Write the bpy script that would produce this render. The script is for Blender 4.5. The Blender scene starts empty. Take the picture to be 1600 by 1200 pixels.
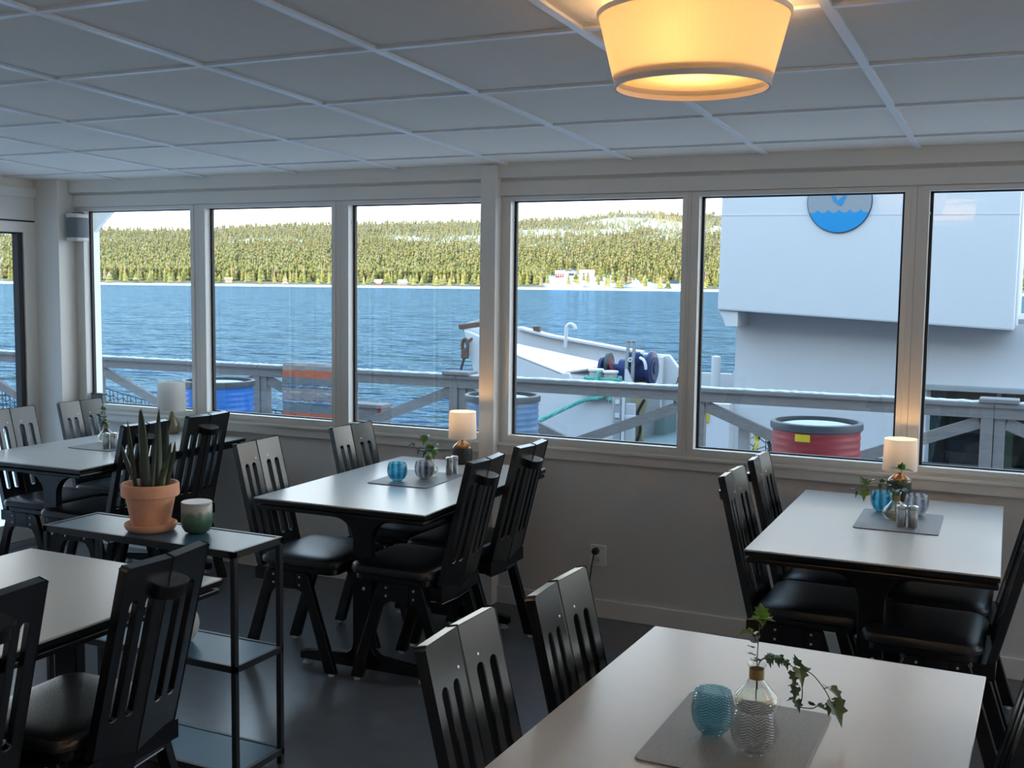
import bpy, bmesh, math, random
import numpy as np
from mathutils import Vector, Matrix

random.seed(7)
RNG = np.random.default_rng(11)
S = bpy.context.scene
COL = S.collection
PI = math.pi

# ------------------------------------------------------------------ camera
CAM_Z = 1.535
YAW, PITCH, ROLL = -0.444891, -0.0894520, 0.01200
cam_data = bpy.data.cameras.new('camera')
cam_data.sensor_width = 36.0
cam_data.sensor_fit = 'HORIZONTAL'
cam_data.lens = 36.0 * 1724.77 / 1600.0
cam_data.clip_start = 0.05
cam_data.clip_end = 9000
cam = bpy.data.objects.new('camera', cam_data)
COL.objects.link(cam)
_F = Vector((math.sin(YAW) * math.cos(PITCH), math.cos(YAW) * math.cos(PITCH), math.sin(PITCH)))
_r0 = Vector((math.cos(YAW), -math.sin(YAW), 0))
_u0 = _r0.cross(_F)
_r = math.cos(ROLL) * _r0 + math.sin(ROLL) * _u0
_u = -math.sin(ROLL) * _r0 + math.cos(ROLL) * _u0
cam.matrix_world = Matrix(((_r.x, _u.x, -_F.x, 0), (_r.y, _u.y, -_F.y, 0), (_r.z, _u.z, -_F.z, CAM_Z), (0, 0, 0, 1)))
S.camera = cam

# ------------------------------------------------------------------ sky, sun, exposure
world = bpy.data.worlds.new('world')
S.world = world
world.use_nodes = True
wn = world.node_tree
bg = wn.nodes['Background']
tcw = wn.nodes.new('ShaderNodeTexCoord')
sepw = wn.nodes.new('ShaderNodeSeparateXYZ')
wn.links.new(tcw.outputs['Generated'], sepw.inputs[0])
sky = wn.nodes.new('ShaderNodeValToRGB')
sky.color_ramp.elements[0].position, sky.color_ramp.elements[0].color = 0.0, (1.0, 0.97, 0.90, 1)
sky.color_ramp.elements[1].position, sky.color_ramp.elements[1].color = 1.0, (0.27, 0.46, 0.78, 1)
for p_, c_ in ((0.10, (0.92, 0.92, 0.88, 1)), (0.25, (0.66, 0.77, 0.86, 1)), (0.55, (0.40, 0.60, 0.83, 1))):
    e_ = sky.color_ramp.elements.new(p_)
    e_.color = c_
wn.links.new(sepw.outputs['Z'], sky.inputs[0])
wn.links.new(sky.outputs['Color'], bg.inputs['Color'])
bg.inputs['Strength'].default_value = 4.3

sun_data = bpy.data.lights.new('sun', 'SUN')
sun_data.energy = 4.5
sun_data.angle = math.radians(0.5)
sun_data.color = (1.0, 0.83, 0.60)
sun = bpy.data.objects.new('sun', sun_data)
COL.objects.link(sun)
sun.rotation_euler = Vector((0.22, 1.0, -0.23)).to_track_quat('-Z', 'Y').to_euler()
sun.location = (0, -20, 30)

S.view_settings.view_transform = 'Standard'
S.view_settings.look = 'None'
S.view_settings.gamma = 1.0
S.view_settings.use_curve_mapping = False
S.view_settings.exposure = 0.16

# ------------------------------------------------------------------ materials
MATS = {}


def mat(name, color, rough=0.5, metal=0.0, spec=0.5, noise=0.0, scale=20.0, bump=0.0, bscale=60.0, coat=0.0, trans=0.0,
        stretch=None):
    """principled material with a procedural colour variation and optional bump"""
    if name in MATS:
        return MATS[name]
    m = bpy.data.materials.new(name)
    m.use_nodes = True
    nt = m.node_tree
    b = nt.nodes['Principled BSDF']
    b.inputs['Roughness'].default_value = rough
    b.inputs['Metallic'].default_value = metal
    b.inputs['Specular IOR Level'].default_value = spec
    b.inputs['Coat Weight'].default_value = coat
    b.inputs['Transmission Weight'].default_value = trans
    tc = nt.nodes.new('ShaderNodeTexCoord')
    mp = nt.nodes.new('ShaderNodeMapping')
    nt.links.new(tc.outputs['Object'], mp.inputs['Vector'])
    if stretch:
        mp.inputs['Scale'].default_value = stretch
    n = nt.nodes.new('ShaderNodeTexNoise')
    n.inputs['Scale'].default_value = scale
    n.inputs['Detail'].default_value = 4
    nt.links.new(mp.outputs['Vector'], n.inputs['Vector'])
    ramp = nt.nodes.new('ShaderNodeMixRGB')
    c = Vector(color)
    ramp.inputs['Color1'].default_value = (*(c * (1 - noise)), 1)
    ramp.inputs['Color2'].default_value = (*[min(1, v) for v in c * (1 + noise)], 1)
    nt.links.new(n.outputs['Fac'], ramp.inputs['Fac'])
    nt.links.new(ramp.outputs['Color'], b.inputs['Base Color'])
    if bump:
        n2 = nt.nodes.new('ShaderNodeTexNoise')
        n2.inputs['Scale'].default_value = bscale
        n2.inputs['Detail'].default_value = 3
        nt.links.new(mp.outputs['Vector'], n2.inputs['Vector'])
        bp = nt.nodes.new('ShaderNodeBump')
        bp.inputs['Strength'].default_value = bump
        bp.inputs['Distance'].default_value = 0.01
        nt.links.new(n2.outputs['Fac'], bp.inputs['Height'])
        nt.links.new(bp.outputs['Normal'], b.inputs['Normal'])
    MATS[name] = m
    return m


def both_sides_ior(nt, fr, ior):
    """same outer reflection on the back faces of a thin sheet"""
    ge = nt.nodes.new('ShaderNodeNewGeometry')
    mr = nt.nodes.new('ShaderNodeMapRange')
    mr.inputs['To Min'].default_value = ior
    mr.inputs['To Max'].default_value = 1.0 / ior
    nt.links.new(ge.outputs['Backfacing'], mr.inputs['Value'])
    nt.links.new(mr.outputs[0], fr.inputs['IOR'])


def glass_mat(name, tint=(1, 1, 1), refl=1.0, rough=0.0):
    """thin window glass: fresnel mix of a clear and a mirror lobe"""
    if name in MATS:
        return MATS[name]
    m = bpy.data.materials.new(name)
    m.use_nodes = True
    nt = m.node_tree
    nt.nodes.clear()
    out = nt.nodes.new('ShaderNodeOutputMaterial')
    mix = nt.nodes.new('ShaderNodeMixShader')
    tr = nt.nodes.new('ShaderNodeBsdfTransparent')
    tr.inputs['Color'].default_value = (*tint, 1)
    gl = nt.nodes.new('ShaderNodeBsdfGlossy')
    gl.inputs['Roughness'].default_value = rough
    fr = nt.nodes.new('ShaderNodeFresnel')
    both_sides_ior(nt, fr, 1.45)
    mul = nt.nodes.new('ShaderNodeMath')
    mul.operation = 'MULTIPLY'
    mul.inputs[1].default_value = refl
    nt.links.new(fr.outputs['Fac'], mul.inputs[0])
    nt.links.new(mul.outputs[0], mix.inputs['Fac'])
    nt.links.new(tr.outputs[0], mix.inputs[1])
    nt.links.new(gl.outputs[0], mix.inputs[2])
    nt.links.new(mix.outputs[0], out.inputs['Surface'])
    MATS[name] = m
    return m


def ribbed_glass(name, tint, n_ribs, herring=False):
    """pressed votive glass: tinted thin glass plus fine ribs in bump and a little body colour"""
    m = bpy.data.materials.new(name)
    m.use_nodes = True
    nt = m.node_tree
    nt.nodes.clear()
    out = nt.nodes.new('ShaderNodeOutputMaterial')
    tc = nt.nodes.new('ShaderNodeTexCoord')
    sep = nt.nodes.new('ShaderNodeSeparateXYZ')
    nt.links.new(tc.outputs['Object'], sep.inputs[0])
    at = nt.nodes.new('ShaderNodeMath'); at.operation = 'ARCTAN2'
    nt.links.new(sep.outputs['Y'], at.inputs[0]); nt.links.new(sep.outputs['X'], at.inputs[1])
    a = nt.nodes.new('ShaderNodeMath'); a.operation = 'MULTIPLY'; a.inputs[1].default_value = n_ribs / 2
    nt.links.new(at.outputs[0], a.inputs[0])
    if herring:
        pp = nt.nodes.new('ShaderNodeMath'); pp.operation = 'PINGPONG'; pp.inputs[1].default_value = PI / 2
        nt.links.new(a.outputs[0], pp.inputs[0])
        zz = nt.nodes.new('ShaderNodeMath'); zz.operation = 'MULTIPLY'; zz.inputs[1].default_value = 1250
        nt.links.new(sep.outputs['Z'], zz.inputs[0])
        ad = nt.nodes.new('ShaderNodeMath'); ad.operation = 'MULTIPLY_ADD'; ad.inputs[1].default_value = 5.5
        nt.links.new(pp.outputs[0], ad.inputs[0]); nt.links.new(zz.outputs[0], ad.inputs[2])
        src = ad.outputs[0]
    else:
        src = a.outputs[0]
    sn = nt.nodes.new('ShaderNodeMath'); sn.operation = 'SINE'
    nt.links.new(src, sn.inputs[0])
    h = nt.nodes.new('ShaderNodeMath'); h.operation = 'MULTIPLY_ADD'; h.inputs[1].default_value = 0.5; h.inputs[2].default_value = 0.5
    nt.links.new(sn.outputs[0], h.inputs[0])
    bp = nt.nodes.new('ShaderNodeBump'); bp.inputs['Strength'].default_value = 0.9; bp.inputs['Distance'].default_value = 0.002
    nt.links.new(h.outputs[0], bp.inputs['Height'])
    tr = nt.nodes.new('ShaderNodeBsdfTransparent')
    tm = nt.nodes.new('ShaderNodeMixRGB')
    tm.inputs['Color1'].default_value = (*[t * 0.78 for t in tint], 1); tm.inputs['Color2'].default_value = (*[min(1, t * 1.12) for t in tint], 1)
    nt.links.new(h.outputs[0], tm.inputs['Fac']); nt.links.new(tm.outputs[0], tr.inputs['Color'])
    gl = nt.nodes.new('ShaderNodeBsdfGlossy'); gl.inputs['Roughness'].default_value = 0.06
    nt.links.new(bp.outputs[0], gl.inputs['Normal'])
    df = nt.nodes.new('ShaderNodeBsdfTranslucent'); df.inputs['Color'].default_value = (*[min(1, t * 0.9) for t in tint], 1)
    nt.links.new(bp.outputs[0], df.inputs['Normal'])
    m1 = nt.nodes.new('ShaderNodeMixShader')
    hm = nt.nodes.new('ShaderNodeMath'); hm.operation = 'MULTIPLY_ADD'; hm.inputs[1].default_value = 0.22; hm.inputs[2].default_value = 0.05
    nt.links.new(h.outputs[0], hm.inputs[0]); nt.links.new(hm.outputs[0], m1.inputs['Fac'])
    nt.links.new(tr.outputs[0], m1.inputs[1]); nt.links.new(df.outputs[0], m1.inputs[2])
    fr = nt.nodes.new('ShaderNodeFresnel'); both_sides_ior(nt, fr, 1.5)
    nt.links.new(bp.outputs[0], fr.inputs['Normal'])
    m2 = nt.nodes.new('ShaderNodeMixShader')
    nt.links.new(fr.outputs[0], m2.inputs['Fac']); nt.links.new(m1.outputs[0], m2.inputs[1]); nt.links.new(gl.outputs[0], m2.inputs[2])
    nt.links.new(m2.outputs[0], out.inputs['Surface'])
    return m


def shade_mat(name, color, t=0.6, pleats=0):
    """lamp-shade cloth: part diffuse, part translucent, pleats as fine bump stripes"""
    m = bpy.data.materials.new(name)
    m.use_nodes = True
    nt = m.node_tree
    nt.nodes.clear()
    out = nt.nodes.new('ShaderNodeOutputMaterial')
    d = nt.nodes.new('ShaderNodeBsdfDiffuse'); d.inputs['Color'].default_value = (*color, 1)
    l = nt.nodes.new('ShaderNodeBsdfTranslucent'); l.inputs['Color'].default_value = (*color, 1)
    mx = nt.nodes.new('ShaderNodeMixShader'); mx.inputs['Fac'].default_value = t
    tc = nt.nodes.new('ShaderNodeTexCoord')
    if pleats:
        sep = nt.nodes.new('ShaderNodeSeparateXYZ'); nt.links.new(tc.outputs['Object'], sep.inputs[0])
        at = nt.nodes.new('ShaderNodeMath'); at.operation = 'ARCTAN2'
        nt.links.new(sep.outputs['Y'], at.inputs[0]); nt.links.new(sep.outputs['X'], at.inputs[1])
        a = nt.nodes.new('ShaderNodeMath'); a.operation = 'MULTIPLY'; a.inputs[1].default_value = pleats
        nt.links.new(at.outputs[0], a.inputs[0])
        n = nt.nodes.new('ShaderNodeTexNoise'); n.noise_dimensions = '1D'; n.inputs['Scale'].default_value = 1.0
        nt.links.new(a.outputs[0], n.inputs['W'])
        mc = nt.nodes.new('ShaderNodeMixRGB')
        mc.inputs['Color1'].default_value = (*[c * 0.86 for c in color], 1); mc.inputs['Color2'].default_value = (*color, 1)
        nt.links.new(n.outputs['Fac'], mc.inputs['Fac'])
        nt.links.new(mc.outputs[0], l.inputs['Color']); nt.links.new(mc.outputs[0], d.inputs['Color'])
    else:
        n = nt.nodes.new('ShaderNodeTexNoise'); n.inputs['Scale'].default_value = 400
        nt.links.new(tc.outputs['Object'], n.inputs['Vector'])
        mc = nt.nodes.new('ShaderNodeMixRGB')
        mc.inputs['Color1'].default_value = (*[c * 0.97 for c in color], 1); mc.inputs['Color2'].default_value = (*color, 1)
        nt.links.new(n.outputs['Fac'], mc.inputs['Fac']); nt.links.new(mc.outputs[0], l.inputs['Color'])
    nt.links.new(d.outputs[0], mx.inputs[1]); nt.links.new(l.outputs[0], mx.inputs[2])
    nt.links.new(mx.outputs[0], out.inputs['Surface'])
    return m


M_WHITE = mat('white_paint', (0.83, 0.79, 0.73), 0.35, noise=0.02, scale=3)
M_WALL = mat('wall_paint', (0.75, 0.72, 0.675), 0.6, noise=0.03, scale=2, bump=0.05, bscale=200)
M_TILE = mat('ceiling_tile', (0.84, 0.78, 0.70), 0.9, noise=0.03, scale=40, bump=0.08, bscale=300)
M_GRID = mat('ceiling_bar', (0.84, 0.85, 0.86), 0.3, noise=0.02, scale=5)
M_FLOOR = mat('vinyl_floor', (0.125, 0.12, 0.125), 0.24, noise=0.12, scale=14, bump=0.04, bscale=150)
M_BLACK = mat('black_lacquer', (0.006, 0.006, 0.007), 0.27, spec=0.35, noise=0.2, scale=8, bump=0.012, bscale=90)
M_BACK = mat('black_lacquer_board', (0.006, 0.006, 0.007), 0.25, spec=0.78, noise=0.2, scale=8, bump=0.012, bscale=90)
M_SEAT = mat('black_leather', (0.010, 0.011, 0.014), 0.32, spec=0.38, noise=0.2, scale=30, bump=0.12, bscale=220)
M_BLKM = mat('black_metal', (0.012, 0.012, 0.013), 0.4, noise=0.2, scale=20)
M_TOP = mat('grey_laminate', (0.55, 0.51, 0.465), 0.30, noise=0.03, scale=30)
M_SHELF = mat('shelf_metal', (0.050, 0.125, 0.180), 0.32, spec=0.22, noise=0.1, scale=9)
M_MATG = mat('grey_placemat', (0.22, 0.205, 0.195), 0.5, noise=0.15, scale=30, stretch=(6, 1, 1), bump=0.2, bscale=60)
M_STEEL = mat('brushed_steel', (0.62, 0.61, 0.60), 0.22, 1.0, noise=0.1, scale=60, stretch=(1, 1, 8))
M_SCREW = mat('screw_steel', (0.55, 0.55, 0.55), 0.3, 1.0, noise=0.1)
M_CLEARPAD = mat('glide_plastic', (0.5, 0.5, 0.5), 0.2, noise=0.1)
M_TERRA = mat('terracotta', (0.70, 0.35, 0.215), 0.8, noise=0.16, scale=18, bump=0.1, bscale=120)
M_SOIL = mat('soil', (0.03, 0.022, 0.016), 0.95, noise=0.4, scale=90, bump=0.6, bscale=140)
M_SNAKE = mat('snake_leaf', (0.035, 0.050, 0.030), 0.4, noise=0.35, scale=40, stretch=(1, 1, 3))
M_SNAKEY = mat('snake_leaf_young', (0.10, 0.14, 0.02), 0.4, noise=0.3, scale=30)
M_IVY = mat('ivy_leaf', (0.13, 0.28, 0.04), 0.4, noise=0.45, scale=35)
M_IVYD = mat('ivy_leaf_dark', (0.075, 0.135, 0.055), 0.4, noise=0.4, scale=60)
M_STEM = mat('ivy_stem', (0.055, 0.060, 0.030), 0.6, noise=0.3)
M_GOLD = mat('gold_glaze', (0.42, 0.30, 0.12), 0.25, 0.7, noise=0.1)
M_BROWNG = mat('amber_glaze', (0.15, 0.07, 0.024), 0.2, 0.2, noise=0.4, scale=40, coat=0.4)
M_DARKCER = mat('speckled_ceramic', (0.030, 0.028, 0.025), 0.45, noise=0.75, scale=170, bump=0.3, bscale=150)
M_PLASTIC = mat('white_plastic', (0.74, 0.73, 0.70), 0.35, noise=0.02)
M_CABLE = mat('black_cable', (0.008, 0.008, 0.008), 0.4, noise=0.1)
M_SPKGREY = mat('speaker_mesh', (0.16, 0.18, 0.20), 0.55, noise=0.25, scale=500, bump=0.2, bscale=600)
M_RUBBER = mat('rubber_gasket', (0.015, 0.015, 0.017), 0.5, noise=0.1)
M_GLASS = glass_mat('window_glass', (0.97, 0.985, 0.98))
M_CLEAR = glass_mat('clear_glass', (0.95, 0.96, 0.95), 1.3)
M_WOOD = mat('weathered_wood', (0.150, 0.133, 0.120), 0.75, noise=0.35, scale=14, stretch=(1, 8, 8), bump=0.3, bscale=30)
M_FROST = mat('frost', (0.40, 0.395, 0.39), 0.8, noise=0.1, scale=50)
M_FERRY = mat('ferry_white', (0.56, 0.56, 0.56), 0.35, noise=0.025, scale=1.2)
M_FERRYG = mat('ferry_grey', (0.27, 0.285, 0.29), 0.5, noise=0.06, scale=2)
M_FDECK = mat('ferry_deck_green', (0.17, 0.23, 0.22), 0.6, noise=0.1, scale=4)
M_BLUEDRUM = mat('blue_drum', (0.005, 0.10, 0.33), 0.35, noise=0.12, scale=8)
M_PALEDRUM = mat('pale_blue_drum', (0.055, 0.125, 0.21), 0.4, noise=0.2, scale=8)
M_REDDRUM = mat('red_drum', (0.21, 0.010, 0.012), 0.45, noise=0.3, scale=9, stretch=(1, 1, 3))
M_RIM = mat('drum_rim', (0.032, 0.040, 0.046), 0.5, noise=0.2)
M_YELLOW = mat('yellow_label', (0.50, 0.36, 0.008), 0.5, noise=0.05)
M_NET = mat('net_cord', (0.02, 0.025, 0.03), 0.7, noise=0.2)
M_ROPE = mat('teal_rope', (0.075, 0.33, 0.27), 0.75, noise=0.25, scale=20)
M_WINCH = mat('winch_blue', (0.003, 0.022, 0.105), 0.4, spec=0.3, noise=0.3, scale=10)
M_RUST = mat('rusty_steel', (0.11, 0.055, 0.035), 0.8, noise=0.5, scale=12)
M_SNOW = mat('snow', (0.85, 0.87, 0.9), 0.9, noise=0.03)

# ------------------------------------------------------------------ mesh helpers


class MB:
    def __init__(self):
        self.v, self.f = [], []

    def add(self, vs, fs):
        n = len(self.v)
        self.v += [tuple(p) for p in vs]
        self.f += [tuple(i + n for i in f) for f in fs]
        return self

    def box(self, x0, x1, y0, y1, z0, z1):
        vs = [(x, y, z) for z in (z0, z1) for y in (y0, y1) for x in (x0, x1)]
        return self.add(vs, [(0, 2, 3, 1), (4, 5, 7, 6), (0, 1, 5, 4), (2, 6, 7, 3), (0, 4, 6, 2), (1, 3, 7, 5)])

    def beam(self, p, q, w, h, up=(0, 0, 1)):
        """rectangular bar from p to q, w across and h along up"""
        p, q = Vector(p), Vector(q)
        d = (q - p).normalized()
        s = d.cross(Vector(up))
        s = s.normalized() if s.length > 1e-6 else Vector((1, 0, 0))
        t = s.cross(d).normalized()
        vs = [c + s * a * w / 2 + t * b * h / 2 for c in (p, q) for a, b in ((-1, -1), (1, -1), (1, 1), (-1, 1))]
        return self.add(vs, [(3, 2, 1, 0), (4, 5, 6, 7), (0, 1, 5, 4), (1, 2, 6, 5), (2, 3, 7, 6), (3, 0, 4, 7)])

    def lathe(self, prof, n=40, c=(0, 0, 0), close=False, axis='z'):
        """profile of (r, z) revolved"""
        vs, fs = [], []
        m = len(prof)
        for i in range(n):
            a = 2 * PI * i / n
            for r, z in prof:
                x, y, zz = r * math.cos(a), r * math.sin(a), z
                if axis == 'x':
                    x, y, zz = zz, x, y
                elif axis == 'y':
                    x, y, zz = y, zz, x
                vs.append((x + c[0], y + c[1], zz + c[2]))
        for i in range(n):
            j = (i + 1) % n
            for k in range(m - 1):
                fs.append((i * m + k, j * m + k, j * m + k + 1, i * m + k + 1))
            if close:
                fs.append((i * m + m - 1, j * m + m - 1, j * m, i * m))
        if not close:
            if prof[0][0] > 1e-6:
                fs.append(tuple(i * m for i in range(n))[::-1])
            if prof[-1][0] > 1e-6:
                fs.append(tuple(i * m + m - 1 for i in range(n)))
        return self.add(vs, fs)

    def tube(self, pts, r, n=8, twist=None):
        pts = [Vector(p) for p in pts]
        vs, fs = [], []
        t0 = (pts[1] - pts[0]).normalized()
        s = t0.orthogonal().normalized()
        for i, p in enumerate(pts):
            t = (pts[min(i + 1, len(pts) - 1)] - pts[max(i - 1, 0)]).normalized()
            s = (s - t * s.dot(t)).normalized()
            b = t.cross(s)
            rr = r[i] if isinstance(r, (list, tuple)) else r
            for k in range(n):
                a = 2 * PI * k / n
                vs.append(p + (s * math.cos(a) + b * math.sin(a)) * rr)
        for i in range(len(pts) - 1):
            for k in range(n):
                l = (k + 1) % n
                fs.append((i * n + k, i * n + l, (i + 1) * n + l, (i + 1) * n + k))
        fs.append(tuple(range(n))[::-1])
        fs.append(tuple((len(pts) - 1) * n + k for k in range(n)))
        return self.add(vs, fs)

    def prism(self, poly, d0, d1, plane='xz'):
        """polygon in a plane extruded along the remaining axis from d0 to d1"""
        n = len(poly)

        def P(a, b, d):
            return {'xz': (a, d, b), 'yz': (d, a, b), 'xy': (a, b, d)}[plane]
        vs = [P(a, b, d0) for a, b in poly] + [P(a, b, d1) for a, b in poly]
        fs = [tuple(range(n)), tuple(range(2 * n - 1, n - 1, -1))]
        fs += [(i, i + n, (i + 1) % n + n, (i + 1) % n) for i in range(n)]
        return self.add(vs, fs)

    def xform(self, M):
        self.v = [tuple(M @ Vector(p)) for p in self.v]
        return self

    def build(self, name, material, parent=None, smooth=False, bevel=0.0, loc=None, rotz=0.0, segs=2, recalc=True):
        me = bpy.data.meshes.new(name)
        me.from_pydata(self.v, [], self.f)
        if recalc or bevel:
            bm = bmesh.new()
            bm.from_mesh(me)
            if bevel:
                es = [e for e in bm.edges if len(e.link_faces) == 2 and e.calc_face_angle(0) > 0.6]
                bmesh.ops.bevel(bm, geom=es, offset=bevel, segments=segs, affect='EDGES', profile=0.6)
            bmesh.ops.recalc_face_normals(bm, faces=bm.faces)
            bm.to_mesh(me)
            bm.free()
        o = link(name, me, material, parent)
        if smooth:
            me.polygons.foreach_set('use_smooth', [True] * len(me.polygons))
            me.set_sharp_from_angle(angle=math.radians(38))
        if loc is not None:
            o.location = loc
        o.rotation_euler.z = rotz
        return o


def link(name, me, material, parent=None):
    if material is not None:
        me.materials.append(material)
    o = bpy.data.objects.new(name, me)
    COL.objects.link(o)
    if parent is not None:
        o.parent = parent
    return o


def tag(o, label, cat, group=None, kind=None):
    o['label'] = label
    o['category'] = cat
    if group:
        o['group'] = group
    if kind:
        o['kind'] = kind
    return o


def thing(name, label, cat, loc=(0, 0, 0), rotz=0.0, group=None):
    o = bpy.data.objects.new(name, None)
    o.empty_display_size = 0.05
    COL.objects.link(o)
    o.location = loc
    o.rotation_euler.z = rotz
    return tag(o, label, cat, group)


KIDS = {}


def copy_tree(o, parent=None):
    c = o.copy()
    COL.objects.link(c)
    if parent is not None:
        c.parent = parent
    for ch in list(o.children):
        copy_tree(ch, c)
    return c


def dup(root, loc, rotz, label, group=None):
    r = copy_tree(root)
    r.location = loc
    r.rotation_euler.z = rotz
    r['label'] = label
    if group:
        r['group'] = group
    return r


def struct(name, mb, material, parent=None, **k):
    o = mb.build(name, material, parent, **k)
    if parent is None:
        o['kind'] = 'structure'
    return o


def rounded(w, d, r, n=6, cx=0, cy=0):
    pts = []
    for sx, sy, a0 in ((1, 1, 0), (-1, 1, 90), (-1, -1, 180), (1, -1, 270)):
        for i in range(n + 1):
            a = math.radians(a0 + 90 * i / n)
            pts.append((cx + sx * (w / 2 - r) + r * math.cos(a), cy + sy * (d / 2 - r) + r * math.sin(a)))
    return pts


def flat_with_holes(loops, name='tmp'):
    """fill 2-D loops (outer, then holes) with triangles; returns verts, faces, boundary edge loops"""
    bm = bmesh.new()
    es = []
    for lp in loops:
        vs = [bm.verts.new((a, b, 0)) for a, b in lp]
        for i in range(len(vs)):
            es.append(bm.edges.new((vs[i], vs[(i + 1) % len(vs)])))
    bmesh.ops.triangle_fill(bm, use_beauty=True, use_dissolve=False, edges=es)
    bm.verts.index_update()
    V = [(v.co.x, v.co.y) for v in bm.verts]
    F = [tuple(v.index for v in f.verts) for f in bm.faces]
    bm.free()
    return V, F


def plate(loops, t):
    """MB of a plate with holes, coordinates (a, b, 0..t)"""
    V, F = flat_with_holes(loops)
    n = len(V)
    m = MB()
    m.v = [(a, b, 0) for a, b in V] + [(a, b, t) for a, b in V]
    m.f = [f[::-1] for f in F] + [tuple(i + n for i in f) for f in F]
    k = 0
    for lp in loops:
        L = len(lp)
        for i in range(L):
            a, b = k + i, k + (i + 1) % L
            m.f.append((a, b, b + n, a + n))
        k += L
    return m


# ------------------------------------------------------------------ ROOM SHELL
DZ_ = -0.2
XL, XR, YB, YF = -5.25, 2.75, 4.72, -4.6


def ceil_z(y):
    return 2.270 - 0.0372 * y


struct('floor', MB().box(XL - 0.1, XR + 0.15, YF, YB + 0.1, -0.12, 0.0), M_FLOOR)

m = MB()
m.add([(XL - 0.15, YF, ceil_z(YF)), (XR + 0.2, YF, ceil_z(YF)), (XR + 0.2, YB + 0.5, ceil_z(YB + 0.5)), (XL - 0.15, YB + 0.5, ceil_z(YB + 0.5)),
       (XL - 0.15, YF, ceil_z(YF) + 0.3), (XR + 0.2, YF, ceil_z(YF) + 0.3), (XR + 0.2, YB + 0.5, ceil_z(YB + 0.5) + 0.3), (XL - 0.15, YB + 0.5, ceil_z(YB + 0.5) + 0.3)],
      [(0, 1, 2, 3), (4, 7, 6, 5), (0, 4, 5, 1), (1, 5, 6, 2), (2, 6, 7, 3), (3, 7, 4, 0)])
struct('ceiling', m, M_TILE)

# suspended grid of bars under the tiles
m = MB()
for k in range(-6, 11):
    x = -2.267 + 0.6 * k
    if XL < x < XR:
        y0, y1 = YF, YB
        m.beam((x, y0, ceil_z(y0) - 0.003), (x, y1, ceil_z(y1) - 0.003), 0.024, 0.010)
for k in range(-11, 6):
    y = 1.41 + 0.599 * k
    if YF < y < YB:
        m.box(XL, XR, y - 0.011, y + 0.011, ceil_z(y) - 0.0075, ceil_z(y) + 0.002)
struct('trim_1', m, M_GRID)

# window wall: lower part, boards, mullion heads
struct('wall_back', MB().box(XL, XR, YB, YB + 0.14, -0.1, 0.735), M_WALL)
struct('wall_outside_added_panel', MB().box(-5.6, XR + 0.3, YB + 0.141, YB + 0.165, DZ_, 0.735), mat('added_dark_cladding', (0.09, 0.095, 0.085), 0.8, noise=0.2, scale=6))  # unseen panel added to darken what the ferry window reflects
struct('baseboard_back', MB().box(-5.06, XR, YB - 0.014, YB, 0, 0.085), M_WHITE, bevel=0.003)
m = MB()
m.box(-5.06, XR, YB - 0.018, YB + 0.02, 0.727, 0.783)
m.box(-5.06, XR, YB - 0.030, YB - 0.012, 0.772, 0.786)
struct('trim_2', m, M_WHITE, bevel=0.003)
m = MB()
m.box(-5.06, XR, YB + 0.003, YB + 0.14, 1.946, 2.25)
m.box(-5.06, XR, YB - 0.022, YB + 0.01, 1.950, 2.016)
m.box(XL, XR, YB - 0.05, YB + 0.01, 2.030, 2.12)
m.box(XL, XR, YB - 0.010, YB + 0.01, 2.012, 2.034)
struct('trim_3', m, M_WHITE, bevel=0.003)
struct('trim_4', MB().box(-2.392, -2.312, YB - 0.07, YB + 0.06, 0.0, 2.09), M_WHITE, bevel=0.003)
# corner pilaster
m = MB()
m.box(XL - 0.05, -5.06, 4.595, YB + 0.14, 0.0, 2.11)
m.box(-5.062, -5.052, 4.715, 4.735, 0.0, 2.0)
struct('trim_5', m, M_WHITE, bevel=0.003)

WIN = [(-4.987, -4.198), (-4.096, -3.273), (-3.171, -2.401), (-2.263, -1.431), (-1.356, -0.512), (-0.419, 0.43), (0.52, 1.37), (1.46, 2.64)]
Z0, Z1 = 0.822, 1.928
edges = [-5.06] + [(WIN[i][1] + WIN[i + 1][0]) / 2 for i in range(len(WIN) - 1)] + [XR]
for i, (a, b) in enumerate(WIN):
    l, r = edges[i] + 0.0006, edges[i + 1] - 0.0006
    def ring(x0, x1, z0, z1, xa, xb, za, zb, d0, d1):
        p = plate([[(x0, z0), (x1, z0), (x1, z1), (x0, z1)], [(xa, za), (xa, zb), (xb, zb), (xb, za)]], 1.0)
        p.v = [(x, d0 + (d1 - d0) * t_, z) for x, z, t_ in p.v]
        return p
    fr = ring(l, r, 0.784, 1.949, a - 0.0015, b + 0.0015, Z0 - 0.0015, Z1 + 0.0015, YB - 0.004, YB + 0.0585)
    q = ring(a - 0.022, b + 0.022, Z0 - 0.022, Z1 + 0.020, a, b, Z0, Z1, YB - 0.010, YB + 0.0575)
    fr.add(q.v, q.f)
    w = struct('window_%d' % (i + 1), fr, M_WHITE)
    g = MB()
    gy0, gy1 = YB + 0.034, YB + 0.052
    e = 0.012
    g.box(a, a + e, gy0, gy1, Z0, Z1)
    g.box(b - e, b, gy0, gy1, Z0, Z1)
    g.box(a, b, gy0, gy1, Z0, Z0 + 0.006)
    g.box(a, b, gy0, gy1, Z1 - 0.006, Z1)
    g.build('gasket', M_RUBBER, w)
    MB().box(a + 0.002, b - 0.002, YB + 0.040, YB + 0.044, Z0 + 0.002, Z1 - 0.002).build('pane', M_GLASS, w)
    k = MB()
    k.lathe([(0.0, 0), (0.006, 0), (0.006, -0.004), (0.0, -0.004)], 12, axis='x', c=(a + 0.0035, YB + 0.02, 1.84))
    k.build('frame_plug', M_PLASTIC, w)

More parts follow.
